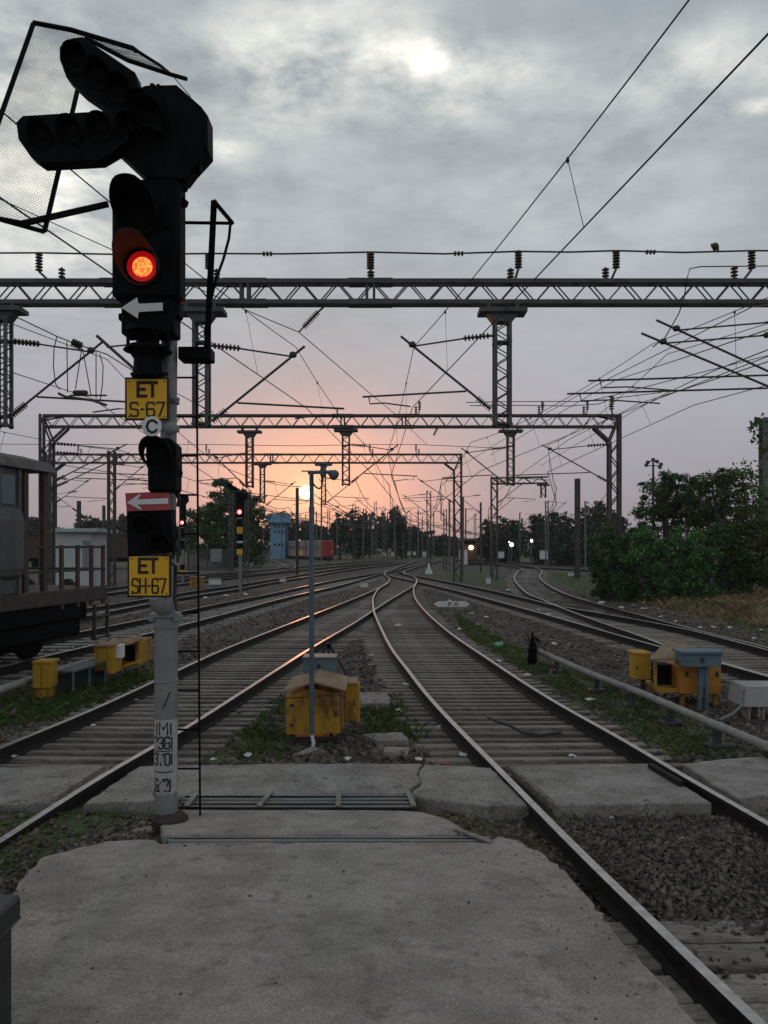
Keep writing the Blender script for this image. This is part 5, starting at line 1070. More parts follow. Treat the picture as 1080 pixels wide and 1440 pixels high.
pipe_run('long pale pipe on low supports running beside the curving track on the right', [P(1240, 1120, 6.9), P(1080, 1050, 8.25), P(993, 1014, 9.47), P(900, 974, 11.33), P(833, 948.5, 12.9), P(756, 915, 15.9)], .052, (.2, .36, .5, .63, .78, .92), m_pipe)
pipe_run('pale pipe on the ground behind the cabinets on the left', [P(-140, 1010, 10.3), P(0, 970, 11.3), P(60, 950, 12.6), P(150, 922, 14.5)], .06, (.3, .8), m_pipe)
wv = thing('water_valve', 'ragged black wrapped valve at the far end of the pale pipe on the right', 'valve', P(748, 930, 15.4))
mb = MB(); c = P(748, 930, 15.4); mb.lathe(c, (.03, 0, 1), [(-.05, .07), (.05, .11), (.15, .08), (.22, .09), (.33, .07), (.4, .05), (.5, .03), (.6, .01)], 9); mb.build('stem', m_black, wv)
mb = MB()
for i in range(70):
    a = random.random()*6.28; z = random.uniform(.1, .5); p = c+V((.06*math.cos(a), .06*math.sin(a), z)); mb.prism([p, p+V((.03, 0, .01)), p+V((math.cos(a)*.13, math.sin(a)*.13, random.uniform(-.14, .10)))], (0, .006, 0))
mb.build('rag', m_black, wv)
# fouling mark
fmk = thing('fouling_mark', 'white pointed plank marked F.M lying on the ballast between the tracks', 'marker', P(636, 850, 29))
mb = MB(); mb.prism([P(x, y, 29) for x, y in ((610, 849.5), (617, 846), (655, 846), (661, 849.5), (655, 853.5), (616, 853.5))], (0, .12, 0)); mb.build('plank', m_white, fmk)
mb = MB(); flat_text(mb, 'F.M', 631, 847.3, 644, 852.3, 28.99, 1.0); mb.build('lettering', m_letter, fmk)
# dark trunk on the ramp
tk = thing('metal_chest', 'dark scuffed metal trunk at the bottom left edge, standing on the concrete', 'trunk', (-1.9, 2.6, .4))
m_trunk = mat('scuffed_black_metal', (.018, .02, .021), (.035, .037, .037), .45, .2, scale=4, c3=(.12, .12, .11), s3=16, lo3=.66, hi3=.74)
mb = MB(); mb.box((-1.88, 2.58, .595), (.87, .82, .50), ch=.012); mb.build('body', m_trunk, tk); mb = MB(); mb.box((-1.88, 2.58, .835), (.92, .86, .09), ch=.012); mb.build('lid', m_trunk, tk)
mb = MB(); mb.box((-1.414, 2.75, .80), (.02, .08, .1), ch=.005); mb.box((-1.43, 2.58, .79), (.025, .85, .014), ch=.004); mb.build('latch', m_dsteel, tk)
# ================================================================== WAGON ON THE LEFT
m_wag = mat('wagon_grey_steel', (.09, .093, .097), (.13, .133, .136), .7, .1, scale=2.5, c3=(.12, .09, .075), s3=3, lo3=.6, hi3=.75)
m_wagr = mat('wagon_rust', (.075, .045, .036), (.12, .075, .06), .85, scale=6)
m_roof = mat('wagon_roof', (.10, .095, .09), (.16, .15, .14), .9, scale=5)
wg = thing('brake_van', 'grey railway wagon on the left with a roofed open end platform, railings and dark wheels', 'wagon', (-8.0, 13.5, 0))
dW = V((.19, 1, 0)).normalized(); rW = V((dW.y, -dW.x, 0)); oW = V((-7.62, 17.05, 0)); RW = Matrix((rW, dW, V((0, 0, 1)))).transposed()
def wp(v, u, z): return oW+rW*v+dW*u+V((0, 0, z))      # v right, u along (end = 0, towards the camera negative)
def wbox(mb, v0, v1, u0, u1, z0, z1, ch=0): mb.box(wp((v0+v1)/2, (u0+u1)/2, (z0+z1)/2), (v1-v0, u1-u0, z1-z0), RW, ch)
HW = 1.62
mb = MB(); wbox(mb, -HW, HW, -9, .0, 1.08, 1.38, .02); mb.build('deck', mat('wagon_deck', (.06, .046, .04), (.09, .07, .06), .85, scale=4), wg)
mb = MB(); wbox(mb, -HW, HW, -9, -2.95, 1.38, 3.64, .02); mb.prism([wp(v, -3.0, z) for v, z in ((HW-.1, 3.05), (HW+.1, 2.85), (HW+.14, 2.7), (HW+.14, 1.85), (HW+.1, 1.72), (HW-.3, 1.40), (HW-.5, 1.40))], tuple(dW*-6)); [wbox(mb, HW, HW+.05, u, u+.07, 1.38, 3.62) for u in (-3.02, -3.55, -4.7, -5.6, -6.6)]; mb.build('body', m_wag, wg)
mb = MB(); wbox(mb, HW, HW+.03, -3.5, -3.1, 2.98, 3.5); mb.build('window', mat('wagon_window', (.12, .16, .17), None, .3), wg)
mb = MB(); prof = [(-1.74, 3.64), (-1.62, 3.82), (-1.0, 3.98), (0, 4.06), (1.0, 3.98), (1.62, 3.82), (1.74, 3.64)]; mb.prism([wp(v, -9, z) for v, z in prof], tuple(dW*7.0)); mb.build('roof', m_roof, wg)
for u in (-2.15, -2.72): 
    for v in (HW-.06, -HW+.06): mb = MB(); mb.beam(wp(v, u, 1.1), wp(v, u, 3.66), .12, .09, tuple(rW)); mb.build('pillar', m_wagr, wg)
rails = MB()
for v in (HW-.05, -HW+.05):
    for z in (2.22, 1.75): rails.beam(wp(v, -3.3, z), wp(v, -.1, z), .05, .05)
for z in (2.22, 1.75): rails.beam(wp(-HW, -.1, z), wp(HW, -.1, z), .05, .05)
rails.build('handrail', m_dsteel, wg)
for u in (-1.6, -1.05, -.55, -.1):
    for v in (HW-.05, -HW+.05): mb = MB(); mb.beam(wp(v, u, 1.0), wp(v, u, 2.26), .09, .05, tuple(rW)); mb.build('railing_post', m_wagr, wg)
mb = MB()
for u in (-.55, -.05): mb.beam(wp(HW+.02, u, .25), wp(HW+.02, u, 1.0), .07, .05, tuple(rW))
for z in (.3, .75): mb.beam(wp(HW+.02, -.6, z), wp(HW+.02, 0, z), .12, .04)
mb.build('step_ladder', m_dsteel, wg)
mb = MB(); wbox(mb, -1.1, 1.1, -4.2, -.6, .45, 1.08, .03); wbox(mb, .95, 1.25, -4.2, -.75, .5, .8, .05); wbox(mb, .95, 1.25, -9, -4.4, .45, 1.08, .05); wbox(mb, 1.2, 1.58, -9, -.7, .74, 1.08, .04); wbox(mb, 1.25, 1.5, -4.3, -.8, .40, .78, .06); wbox(mb, 1.2, 1.45, -9, -4.5, .35, .78, .06); wbox(mb, 1.0, 1.2, -3.0, -2.1, .25, .6, .05)
for u in (-3.5, -1.6): wbox(mb, 1.02, 1.3, u-.22, u+.22, .35, .65, .05); mb.tube([wp(1.12, u-.1, .3), wp(1.12, u+.1, .62)], .07, 8)
mb.build('bogie', m_black, wg)
for u in (-3.5, -1.6, -7.2):
    for v in (.84, -.84):
        mb = MB(); mb.lathe(wp(v-.06, u, .455), rW, [(0, .455), (.02, .48), (.03, .455), (.12, .45), (.12, .36), (.09, .33), (.09, .12), (.14, .10), (.14, .0)], 28); mb.build('wheel', m_black, wg)
mb = MB(); mb.lathe(wp(.5, .02, 1.3), dW, [(-.1, .06), (.2, .06), (.2, .2), (.24, .22), (.26, .2)], 14); mb.lathe(wp(-.5, .02, 1.3), dW, [(-.1, .06), (.2, .06), (.2, .2), (.24, .22), (.26, .2)], 14); mb.build('buffer', m_wagr, wg)
# maroon wagons far left
m_mar = mat('maroon_wagon', (.075, .032, .028), (.11, .05, .042), .8, scale=3)
def maroon(x0, x1, Y, label):
    root = thing('freight_wagon', label, 'wagon', ((x0+x1)/2, Y, GZ)); mb = MB(); mb.box(((x0+x1)/2, Y, 2.1), (x1-x0, 2.8, 2.3), ch=.05)
    k = x0+.3
    while k < x1-.2: mb.box((k, Y-1.42, 2.1), (.12, .08, 2.25)); k += 1.1
    mb.box(((x0+x1)/2, Y-1.43, 3.2), (x1-x0, .1, .14)); mb.build('body', m_mar, root)
    mb = MB(); mb.box(((x0+x1)/2, Y, .72), (x1-x0-.8, 1.8, .4)); mb.build('underframe', m_black, root)
    for t in (.14, .28, .72, .86):
        mb = MB(); mb.lathe((x0+(x1-x0)*t, Y-.9, .3), (0, 1, 0), [(-.06, .48), (.06, .45)], 16); mb.build('wheel', m_black, root)
for i, x0 in enumerate((-56, -45.2, -34.4)): maroon(x0, x0+10.2, 84+i*.4, ['maroon open wagon at the left edge, seen through the grey wagon', 'maroon open wagon behind the white cabin', 'maroon open wagon between the white cabin and the main signal'][i])
# white cabin
ch = thing('cabin', 'small white cabin with a flat overhanging roof behind the wagon railings', 'cabin', P(104, 822, 46))
mb = MB(); boxpx(mb, 78, 748, 128, 826, 46, 48.6, .02); mb.build('wall', mat('cabin_white', (.50, .54, .52), (.58, .61, .59), .85, scale=2), ch); mb = MB(); boxpx(mb, 72, 743, 136, 748.5, 45.5, 49.2, .03); mb.build('roof', mat('cabin_roof', (.42, .50, .46), None, .8), ch)
mb = MB(); boxpx(mb, 116, 760, 127, 798, 45.97, 46.02, .004); mb.build('door', mat('cabin_door', (.22, .27, .27), None, .6), ch)
# blue tower, red coach
m_tow = mat('blue_tower_paint', (.16, .32, .48), (.22, .39, .55), .8, scale=1.2)
tw = thing('water_tower', 'pale blue tower building with a wider top in front of the rounded tree', 'tower', P(392, 786, 150))
mb = MB(); boxpx(mb, 380, 734, 401, 789, 150, 153, .05); mb.build('shaft', m_tow, tw); mb = MB(); boxpx(mb, 375.5, 722, 405, 735, 149.2, 153.8, .08); mb.build('tank', m_tow, tw)
for y0 in (738, 746, 764):
    for x0 in (385, 391, 396): mb = MB(); boxpx(mb, x0, y0, x0+3, y0+4, 149.93, 150.05, 0); mb.build('window', mat('far_window', (.04, .06, .08), None, .3), tw)
mb = MB(); boxpx(mb, 400.5, 734, 403.5, 789, 150.5, 152.5, .05); boxpx(mb, 376, 734.4, 406, 736, 149, 154, .05); mb.build('stair_panel', mat('dark_blue_panel', (.06, .12, .2), None, .8), tw)
cc = thing('passenger_coach', 'red ended passenger coach standing on the far tracks right of the sun', 'coach', P(461, 788, 132))
dC = V((-8.5, 20, 0)).normalized(); rC = V((dC.y, -dC.x, 0)); oC = P(461, 773, 132); RC = Matrix((rC, dC, V((0, 0, 1)))).transposed()
def cbox(mb, v0, v1, u0, u1, z0, z1, ch_=0): mb.box(oC+rC*((v0+v1)/2)+dC*((u0+u1)/2)+V((0, 0, (z0+z1)/2)), (v1-v0, u1-u0, z1-z0), RC, ch_)
mb = MB(); cbox(mb, -1.15, 1.15, 0, .3, -1.3, 1.55, .12); mb.build('end_wall', mat('coach_red', (.45, .025, .03), (.5, .04, .04), .6, scale=2), cc)
mb = MB(); cbox(mb, -1.15, 1.15, .3, 22, -1.3, 1.25, .08); mb.build('body', mat('coach_side', (.34, .22, .22), (.40, .27, .26), .7, scale=2), cc); mb = MB(); cbox(mb, -1.1, 1.1, .2, 22, 1.25, 1.6, .15); mb.build('roof', mat('coach_roof', (.35, .34, .33), None, .7), cc)
for k in range(9): mb = MB(); cbox(mb, -1.18, -1.12, 1.2+k*2.2, 2.4+k*2.2, 0, .7); mb.build('window', mat('far_window', (.04, .06, .08), None, .3), cc)
mb = MB(); cbox(mb, -1.19, -1.12, 11, 15.5, -1.1, -.1); mb.build('yellow_panel', m_yellow, cc)
mb = MB(); cbox(mb, -1, 1, .3, 22, -1.9, -1.3); cbox(mb, -.8, -.4, -.1, .4, -1.9, -1.3); cbox(mb, .4, .8, -.1, .4, -1.9, -1.3); mb.build('underframe', m_black, cc)
mb = MB(); mb.lathe(oC+rC*.8+V((0, 0, -.35)), -dC, [(0, .14), (.06, .12), (.07, .01)], 10); mb.build('headlight', m_white, cc)
# palings and small trackside boxes
fn = thing('paling_fence', 'grey paling fence under the dark tree, between the two distant signals', 'fence', P(295, 802, 78))
mb = MB()
for i in range(34):
    x = 264+i*1.85; boxpx(mb, x, 772+random.uniform(-1, 1), x+1.05, 803, 78, 78.06, 0)
mb.build('palings', m_steel, fn)
mb = MB(); boxpx(mb, 296, 772, 312, 790, 77.9, 77.96, .01); mb.build('panel', mat('pale_panel', (.30, .31, .31), (.24, .25, .25), .9, scale=1), fn)
for x in (263, 290, 326): mb = MB(); boxpx(mb, x, 768, x+1.8, 804, 78.1, 78.25, 0); mb.build('post', m_steel, fn)
for px, py, w, h, Y, lab in ((301, 818, 15, 9, 47, 'white lettered concrete marker box between the tracks left of the distant red signal'), (397, 815.5, 8, 6, 48, 'pale grey point box left of the blue lamp post'), (512, 822, 10, 8, 42, 'pale grey point box just left of the crossover'), (652, 783, 11, 22, 82, 'tall white cabinet left of the train headlight'), (704.5, 780, 9, 10, 95, 'white cabinet between the headlight and the street lamps'), (765.5, 780, 10, 13, 88, 'white cabinet right of the walking person'), (803.5, 807, 7, 6, 60, 'small white marker stone by the foot of the dark H-section mast'), (687, 816, 6, 10, 48, 'small white point marker on the grass near the lattice mast'), (540, 779, 6, 6, 140, 'leftmost of the white boxes under the distant trees'), (554, 779, 8, 7, 140, 'second of the white boxes under the distant trees'), (575.5, 778, 4.5, 6, 140, 'third of the white boxes under the distant trees'), (583, 778, 4.5, 6, 140, 'fourth of the white boxes under the distant trees'), (597, 779, 6, 8, 135, 'rightmost of the white boxes under the distant trees'), (261, 805, 8, 5, 60, 'pale trackside box right beside the main signal post')):
    root = thing('trackside_box', lab, 'box', P(px, py+h/2, Y)); mb = MB(); boxpx(mb, px-w/2, py-h/2+1, px+w/2, py+h/2, Y, Y+w/F*Y*.8, .02); mb.build('body', m_white, root); mb = MB(); boxpx(mb, px-w/2-.6, py-h/2-.2, px+w/2+.6, py-h/2+1, Y-.05, Y+w/F*Y*.8+.05, .01); mb.build('lid', m_conc2, root)
pm = thing('point_machine', 'rusty orange point machine box beyond the main signal post', 'point machine', P(275, 818, 44)); mb = MB(); boxpx(mb, 267, 812, 284, 825, 44, 44.6, .04); mb.build('case', m_yrust, pm); mb = MB(); boxpx(mb, 266, 811, 285, 813, 43.95, 44.65, .01); mb.build('lid', m_tan, pm)
# far train, lamps
ft = thing('locomotive', 'locomotive with one warm glowing headlight far down the track', 'locomotive', P(660, 790, 98))
mb = MB(); boxpx(mb, 650, 757, 671, 789, 98, 104, .15); mb.build('body', mat('loco_brown', (.12, .06, .035), (.16, .085, .05), .7, scale=1), ft); mb = MB(); boxpx(mb, 652.5, 760, 668.5, 765.5, 97.9, 98.05, .02); mb.build('windscreen', m_black, ft)
mb = MB(); mb.lathe(P(662.5, 770, 97.9), (0, -1, 0), [(0, .28), (.08, .26), (.12, .18), (.13, .01)], 14); mb.build('headlight', emis('warm_headlight', (1, .72, .42), 6.0), ft, True)
def street_lamp(px, py, Y, r, label, e, pt):
    root = thing('street_lamp', label, 'street lamp', P(px, 790, Y)); b0 = P(px, 790, Y); mb = MB(); mb.tube([V((b0.x, Y+.2, GZ)), P(px, py-pt, Y+.2), P(px, py-pt, Y)], .07, 8); mb.build('pole', m_steel, root, True)
    mb = MB(); mb.lathe(P(px, py, Y), (0, -1, -.25), [(-.1, r*.6), (0, r), (.06, r*.9), (.12, r*.5), (.14, .01)], 14); mb.build('lamp', emis('cool_lamp', (.85, .95, 1.0), 6.0), root, True)
street_lamp(719.5, 766, 78, .20, 'brighter of the two lit white lamps near the walking person', 9, 1); street_lamp(747.5, 760.5, 78, .13, 'smaller lit white lamp above the walking person', 9, 1); street_lamp(716, 762, 79, .06, 'tiny lit lamp beside the brighter white lamp', 8, 1)
fl = thing('floodlight_mast', 'tall floodlight mast with six lamps above the hedge', 'floodlight', P(918.5, 780, 62))
mb = MB(); mb.tube([V((P(918.5, 0, 62).x, 62, GZ)), P(918.5, 650, 62)], [.16, .08], 8); mb.beam(P(908, 655, 62), P(930, 655, 62), .07, .07); mb.beam(P(912, 649, 62), P(925, 649, 62), .06, .06); mb.build('pole', m_dsteel, fl)
for x, y in ((909, 654), (911, 650), (918.5, 646.5), (924, 649), (929.5, 653), (928, 657)): mb = MB(); mb.box(P(x, y, 62), (.26, .22, .26), Matrix.Rotation(.5, 3, 'Z'), .03); mb.build('lamp', m_dsteel, fl)
# person walking
def person(px, yb, yt, Y, label):
    b = P(px, yb, Y); h = P(px, yt, Y).z-b.z; root = None
    J = {'pel': (0, 0, .52), 'che': (0, .0, .74), 'nk': (0, .01, .85), 'hd': (0, .0, .91), 'top': (0, 0, .97), 'hl': (-.055, 0, .49), 'kl': (-.05, -.05, .28), 'al': (-.05, .02, .035), 'fl': (-.055, -.07, .02), 'hr': (.055, 0, .49), 'kr': (.05, .02, .28), 'ar': (.05, .11, .05), 'fr': (.055, .04, .02), 'sl': (-.11, 0, .81), 'el': (-.14, .04, .63), 'wl': (-.14, -.02, .49), 'fil': (-.138, -.03, .43), 'sr': (.11, 0, .81), 'er': (.14, -.04, .63), 'wr': (.135, -.1, .50), 'fir': (.13, -.12, .44)}
    Rr_ = {'pel': .07, 'che': .085, 'nk': .035, 'hd': .058, 'top': .04, 'hl': .055, 'kl': .036, 'al': .025, 'fl': .02, 'hr': .055, 'kr': .036, 'ar': .025, 'fr': .02, 'sl': .04, 'el': .03, 'wl': .02, 'fil': .014, 'sr': .04, 'er': .03, 'wr': .02, 'fir': .014}
    E = [('pel', 'che'), ('che', 'nk'), ('nk', 'hd'), ('hd', 'top'), ('pel', 'hl'), ('hl', 'kl'), ('kl', 'al'), ('al', 'fl'), ('pel', 'hr'), ('hr', 'kr'), ('kr', 'ar'), ('ar', 'fr'), ('che', 'sl'), ('sl', 'el'), ('el', 'wl'), ('wl', 'fil'), ('che', 'sr'), ('sr', 'er'), ('er', 'wr'), ('wr', 'fir')]
    ks = list(J); me = bpy.data.meshes.new('person'); me.from_pydata([tuple(V(J[k])*h) for k in ks], [(ks.index(a), ks.index(c)) for a, c in E], []); o = bpy.data.objects.new('person', me); COL.objects.link(o); o.location = b
    md = o.modifiers.new('skin', 'SKIN')
    for i, k in enumerate(ks): sv = me.skin_vertices[0].data[i]; sv.radius = (Rr_[k]*h, Rr_[k]*h*.85); sv.use_root = (k == 'pel')
    o.modifiers.new('sub', 'SUBSURF').levels = 1; o.modifiers['sub'].render_levels = 1
    me.materials.append(mat('dark_clothing', (.016, .015, .017), None, .9)); tag(o, label, 'person')
person(747.5, 796, 776, 84, 'person in dark clothing walking along the far track under the street lamp')
# litter
m_lit = MB(); lit_g = 'scraps of pale litter'
def litter(px, py, s):
    p = G(px, py, GZ+.05); mb = MB(); n = 7; a0 = random.random()*6; pts = [V((math.cos(a0+i*6.28/n)*s*random.uniform(.5, 1.1), math.sin(a0+i*6.28/n)*s*random.uniform(.5, 1.1), random.uniform(-.2, .35)*s)) for i in range(n)]
    top = V((0, 0, s*.45)); k = len(mb.v); mb.add([p+q for q in pts]+[p+top, p+V((0, 0, -s*.3))], [(i, (i+1) % n, n) for i in range(n)]+[((i+1) % n, i, n+1) for i in range(n)])
    tag(mb.build('litter_scrap', m_paper), 'crumpled scrap of pale litter lying on the ballast and grass', 'litter', lit_g)
for i, (px, py) in enumerate([(884, 842), (898, 845), (892, 852), (906, 848), (925, 857), (960, 852), (968, 868), (1010, 868), (985, 882), (1003, 882), (1026, 883), (1061, 898), (874, 855), (905, 857), (846, 848), (935, 848), (950, 874), (837, 840), (858, 843), (990, 853), (799, 906), (756, 858), (772, 865), (782, 852), (664, 863), (671, 878), (683, 868), (616, 880), (523, 922), (540, 957), (570, 963), (612, 1001), (617, 1022), (20, 1064), (806, 1063), (647, 885), (700, 905), (876, 966), (632, 845), (780, 905), (252, 838), (290, 841), (318, 838), (345, 836), (270, 880), (268, 918), (716, 830), (712, 815), (780, 834), (762, 822), (488, 1067), (655, 1150), (690, 1200), (905, 1170), (960, 1180), (860, 1150), (735, 1210), (800, 1290), (1010, 1215), (955, 1425), (890, 1350), (590, 1068), (650, 1062), (350, 1062), (300, 1068), (130, 1020), (190, 985), (60, 1030), (560, 1000), (740, 950), (700, 930), (830, 985), (560, 880), (860, 868), (880, 873), (930, 868), (1040, 872), (1070, 886)]):
    litter(px, py, random.uniform(.05, .10)*(.45 if py > 1130 else .7 if py > 1000 else 1.0 if py > 900 else 1.5 if py > 860 else 1.9))
tag(bpy.data.objects.new('x', None) if False else MB().__class__() and (lambda mb: (mb.prism([G(694, 908, -.1), G(706, 904, -.06), G(708, 908, -.1), G(700, 910, -.12)], (0, 0, .04)), mb.build('plastic_bag', mat('green_plastic', (.05, .30, .18), None, .5)))[1])(MB()), 'scrap of green plastic on the grass left of the ragged valve', 'litter')
mb = MB(); [mb.box(G(622+i*4, 1074+i % 2, -.15), (.05, .02, .015), Matrix.Rotation(i, 3, 'Z')) for i in range(3)]; tag(mb.build('wrapper', m_red), 'red wrapper on the ballast behind the crossing slab', 'litter')
mb = MB(); mb.tube([G(686, 1008, -.1), G(697, 1014, -.06), G(716, 1020, -.08), G(735, 1030, -.1), G(760, 1034, -.12), G(790, 1030, -.1)], .022, 6); tag(mb.build('hose', m_dsteel, None, True), 'dark hose lying across the sleepers of the curving track', 'hose')
# ================================================================== TREES AND HEDGE
def crown_mesh(name, lobes, n, size, m, parent, flat=.5, clumps=34):
    w = np.array([(l[3]*l[4]*l[5])**.75 for l in lobes]); w = w/w.sum(); cnt = (w*n).astype(int); P_ = []
    for l, c in zip(lobes, cnt):
        K = max(6, int(clumps*c/n*len(lobes))); d = RNG.normal(size=(K, 3)); d /= np.linalg.norm(d, axis=1)[:, None]; rad = RNG.random(K)**.38*RNG.uniform(.75, 1.15, K); cen = d*rad[:, None]
        pick = RNG.integers(0, K, c); sg = RNG.uniform(.07, .2, K)[pick]; q = cen[pick]+RNG.normal(size=(c, 3))*sg[:, None]*np.array((1, 1, .7)); P_.append(np.array(l[:3])+q*np.array(l[3:6]))
    p = np.concatenate(P_); n = len(p); s = size*RNG.uniform(.6, 1.4, n)
    a = RNG.normal(size=(n, 3)); a /= np.linalg.norm(a, axis=1)[:, None]; b = RNG.normal(size=(n, 3)); b -= (a*b).sum(1)[:, None]*a; b /= np.linalg.norm(b, axis=1)[:, None]
    a, b = a*s[:, None], b*(s*flat)[:, None]
    v = np.stack([p-a, p-b*.8, p+a, p+b*.8], 1).reshape(-1, 3); me = bpy.data.meshes.new(name); me.from_pydata(v.tolist(), [], np.arange(n*4).reshape(-1, 4).tolist()); me.materials.append(m)
    o = bpy.data.objects.new(name, me); COL.objects.link(o)
    if parent is not None: o.parent = parent; o.matrix_parent_inverse = Matrix.Translation(-parent.location)
    return o
def tree(name, label, lobes, n, size, m, trunk_r=.2, base=None, group=None, cat='tree', limbs=True):
    cx = sum(l[0] for l in lobes)/len(lobes); cy = sum(l[1] for l in lobes)/len(lobes); bz = GZ-.1
    b = V(base) if base else V((cx, cy, bz)); root = thing(name, label, cat, b, group)
    mb = MB(); fork = b+V((0, 0, max(.5, (min(l[2]-l[5] for l in lobes)-bz)*.8+.3)))
    mb.tube([b, b.lerp(fork, .5)+V((trunk_r*.3, 0, 0)), fork], [trunk_r*1.3, trunk_r, trunk_r*.8], 8)
    for l in lobes: mid = fork.lerp(V(l[:3]), .5)+V((0, 0, .1)); mb.tube([fork, mid, V(l[:3])+V((0, 0, l[5]*.4))], [trunk_r*.6, trunk_r*.4, trunk_r*.12], 5)
    mb.build('trunk', m_bark, root, True); crown_mesh('crown', lobes, n, size, m, root); return root
def lobes_px(Y, dY, lst, k=1.0):   # (px, py, rx, ry) -> lobes
    out = []
    for px, py, rx, ry in lst: p = P(px, py, Y+random.uniform(-dY, dY)*.5); out.append((p.x, p.y, p.z, rx/F*Y, max(rx/F*Y*.8, .5), ry/F*Y))
    return out
# right hedge: a row of bushes
hb = [('bushy dark shrub at the left end of the hedge, round the gantry column', 862, 795, m_leafd, [(862, 770, 26, 30), (850, 800, 24, 34), (875, 805, 26, 36), (868, 830, 30, 20), (845, 828, 14, 18)]),
 ('bright green shrub in the left half of the hedge', 915, 800, m_leafg, [(905, 775, 32, 34), (925, 790, 30, 36), (900, 815, 32, 34), (930, 826, 32, 22), (895, 755, 24, 18)]),
 ('green shrub with a lighter top in the middle of the hedge', 970, 800, m_leafg, [(965, 775, 34, 38), (985, 795, 30, 36), (960, 818, 34, 30), (990, 828, 30, 18)]),
 ('dark shrub in the right half of the hedge', 1025, 795, m_leafd, [(1020, 770, 34, 42), (1040, 795, 32, 40), (1015, 815, 34, 26)]),
 ('shrub at the right edge of the photo with yellow-green tips', 1080, 785, m_leafy, [(1075, 750, 36, 44), (1090, 785, 36, 44), (1060, 805, 30, 30), (1130, 790, 40, 50)])]
for i, (lab, px, py, m, ls) in enumerate(hb):
    Y = 33.5-i*.4; tree('hedge_shrub', lab, lobes_px(Y, 1.6, ls), 15000, .075, m, .06, cat='shrub')
tree('broadleaf_tree', 'dark feathery tree behind the left part of the hedge', lobes_px(42, 3, [(930, 700, 34, 30), (955, 690, 36, 32), (915, 730, 30, 26), (960, 725, 40, 34), (905, 745, 18, 16), (900, 760, 30, 20), (985, 715, 30, 40), (940, 670, 22, 14)]), 12000, .10, m_leafd, .2)
tree('broadleaf_tree', 'yellow-green tree behind the middle of the hedge', lobes_px(40, 3, [(1000, 680, 30, 24), (1015, 710, 34, 36), (1040, 730, 40, 30), (990, 735, 30, 30), (1025, 680, 26, 20)]), 8000, .10, m_leafy, .18)
tree('broadleaf_tree', 'open sparse tree with sky showing through its leaves, right of the hedge top', lobes_px(41, 2.5, [(1045, 675, 34, 24), (1060, 700, 36, 30), (1030, 670, 24, 20), (1075, 735, 40, 34)]), 2200, .11, m_leafg, .12)
tree('slender_tree', 'few sprigs of a tall slender tree beside the concrete mast at the right edge', lobes_px(29, .8, [(1062, 600, 9, 12), (1068, 590, 6, 8), (1066, 618, 7, 8), (1072, 632, 8, 6), (1090, 640, 14, 16)]), 260, .10, m_leafd, .05, base=(16.4, 29.4, GZ))
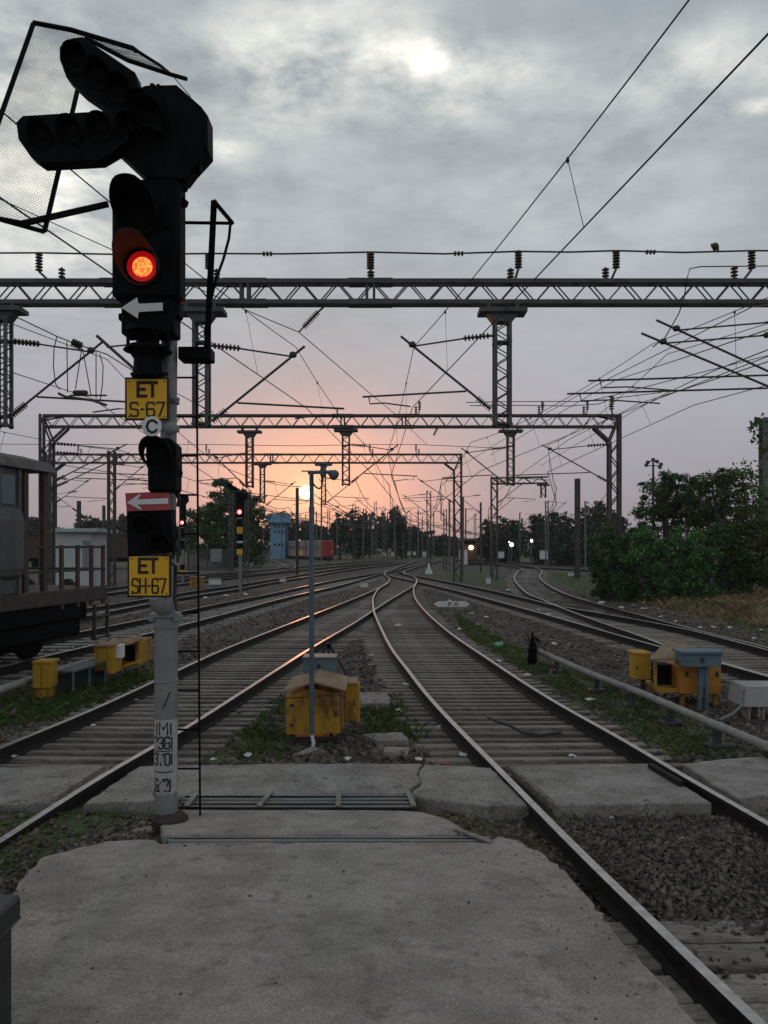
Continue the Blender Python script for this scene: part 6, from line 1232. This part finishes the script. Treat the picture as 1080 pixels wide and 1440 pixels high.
# dark tree on the left behind the signals
tree('broadleaf_tree', 'big dark tree behind the distant red signals', lobes_px(90, 6, [(300, 720, 32, 26), (330, 705, 30, 26), (345, 735, 32, 34), (290, 755, 30, 30), (325, 765, 36, 34), (360, 765, 20, 34), (310, 690, 20, 14), (270, 745, 18, 26), (352, 715, 20, 24)]), 30000, .20, m_leafd, .4)
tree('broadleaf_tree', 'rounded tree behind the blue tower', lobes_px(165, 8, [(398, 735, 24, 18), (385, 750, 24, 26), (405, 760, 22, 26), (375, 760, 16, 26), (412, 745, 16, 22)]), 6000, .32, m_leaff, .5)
far = 'distant trees along the horizon'
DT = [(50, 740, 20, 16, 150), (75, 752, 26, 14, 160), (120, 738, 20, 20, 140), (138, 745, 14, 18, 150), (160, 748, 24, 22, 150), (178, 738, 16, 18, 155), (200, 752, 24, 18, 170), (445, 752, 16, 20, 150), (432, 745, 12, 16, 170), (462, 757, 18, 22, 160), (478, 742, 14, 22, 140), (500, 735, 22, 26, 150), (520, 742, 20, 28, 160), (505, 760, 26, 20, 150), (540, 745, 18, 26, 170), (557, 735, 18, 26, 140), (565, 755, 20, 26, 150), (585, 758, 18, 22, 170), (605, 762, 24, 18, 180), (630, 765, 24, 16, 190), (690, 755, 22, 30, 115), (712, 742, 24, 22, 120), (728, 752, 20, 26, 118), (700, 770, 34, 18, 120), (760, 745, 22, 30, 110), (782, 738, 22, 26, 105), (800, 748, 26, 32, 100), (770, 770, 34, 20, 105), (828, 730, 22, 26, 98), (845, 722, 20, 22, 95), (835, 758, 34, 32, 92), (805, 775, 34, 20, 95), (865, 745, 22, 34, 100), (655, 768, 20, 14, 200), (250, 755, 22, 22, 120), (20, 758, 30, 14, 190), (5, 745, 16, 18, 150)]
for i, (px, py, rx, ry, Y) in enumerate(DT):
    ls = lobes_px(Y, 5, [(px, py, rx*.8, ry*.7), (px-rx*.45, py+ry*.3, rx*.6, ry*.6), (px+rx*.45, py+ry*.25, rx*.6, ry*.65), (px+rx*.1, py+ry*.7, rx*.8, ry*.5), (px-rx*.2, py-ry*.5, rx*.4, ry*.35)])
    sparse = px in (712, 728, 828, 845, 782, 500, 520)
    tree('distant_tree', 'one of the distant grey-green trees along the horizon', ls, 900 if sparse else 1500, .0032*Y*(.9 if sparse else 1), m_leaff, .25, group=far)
# far scrub belt closing the horizon
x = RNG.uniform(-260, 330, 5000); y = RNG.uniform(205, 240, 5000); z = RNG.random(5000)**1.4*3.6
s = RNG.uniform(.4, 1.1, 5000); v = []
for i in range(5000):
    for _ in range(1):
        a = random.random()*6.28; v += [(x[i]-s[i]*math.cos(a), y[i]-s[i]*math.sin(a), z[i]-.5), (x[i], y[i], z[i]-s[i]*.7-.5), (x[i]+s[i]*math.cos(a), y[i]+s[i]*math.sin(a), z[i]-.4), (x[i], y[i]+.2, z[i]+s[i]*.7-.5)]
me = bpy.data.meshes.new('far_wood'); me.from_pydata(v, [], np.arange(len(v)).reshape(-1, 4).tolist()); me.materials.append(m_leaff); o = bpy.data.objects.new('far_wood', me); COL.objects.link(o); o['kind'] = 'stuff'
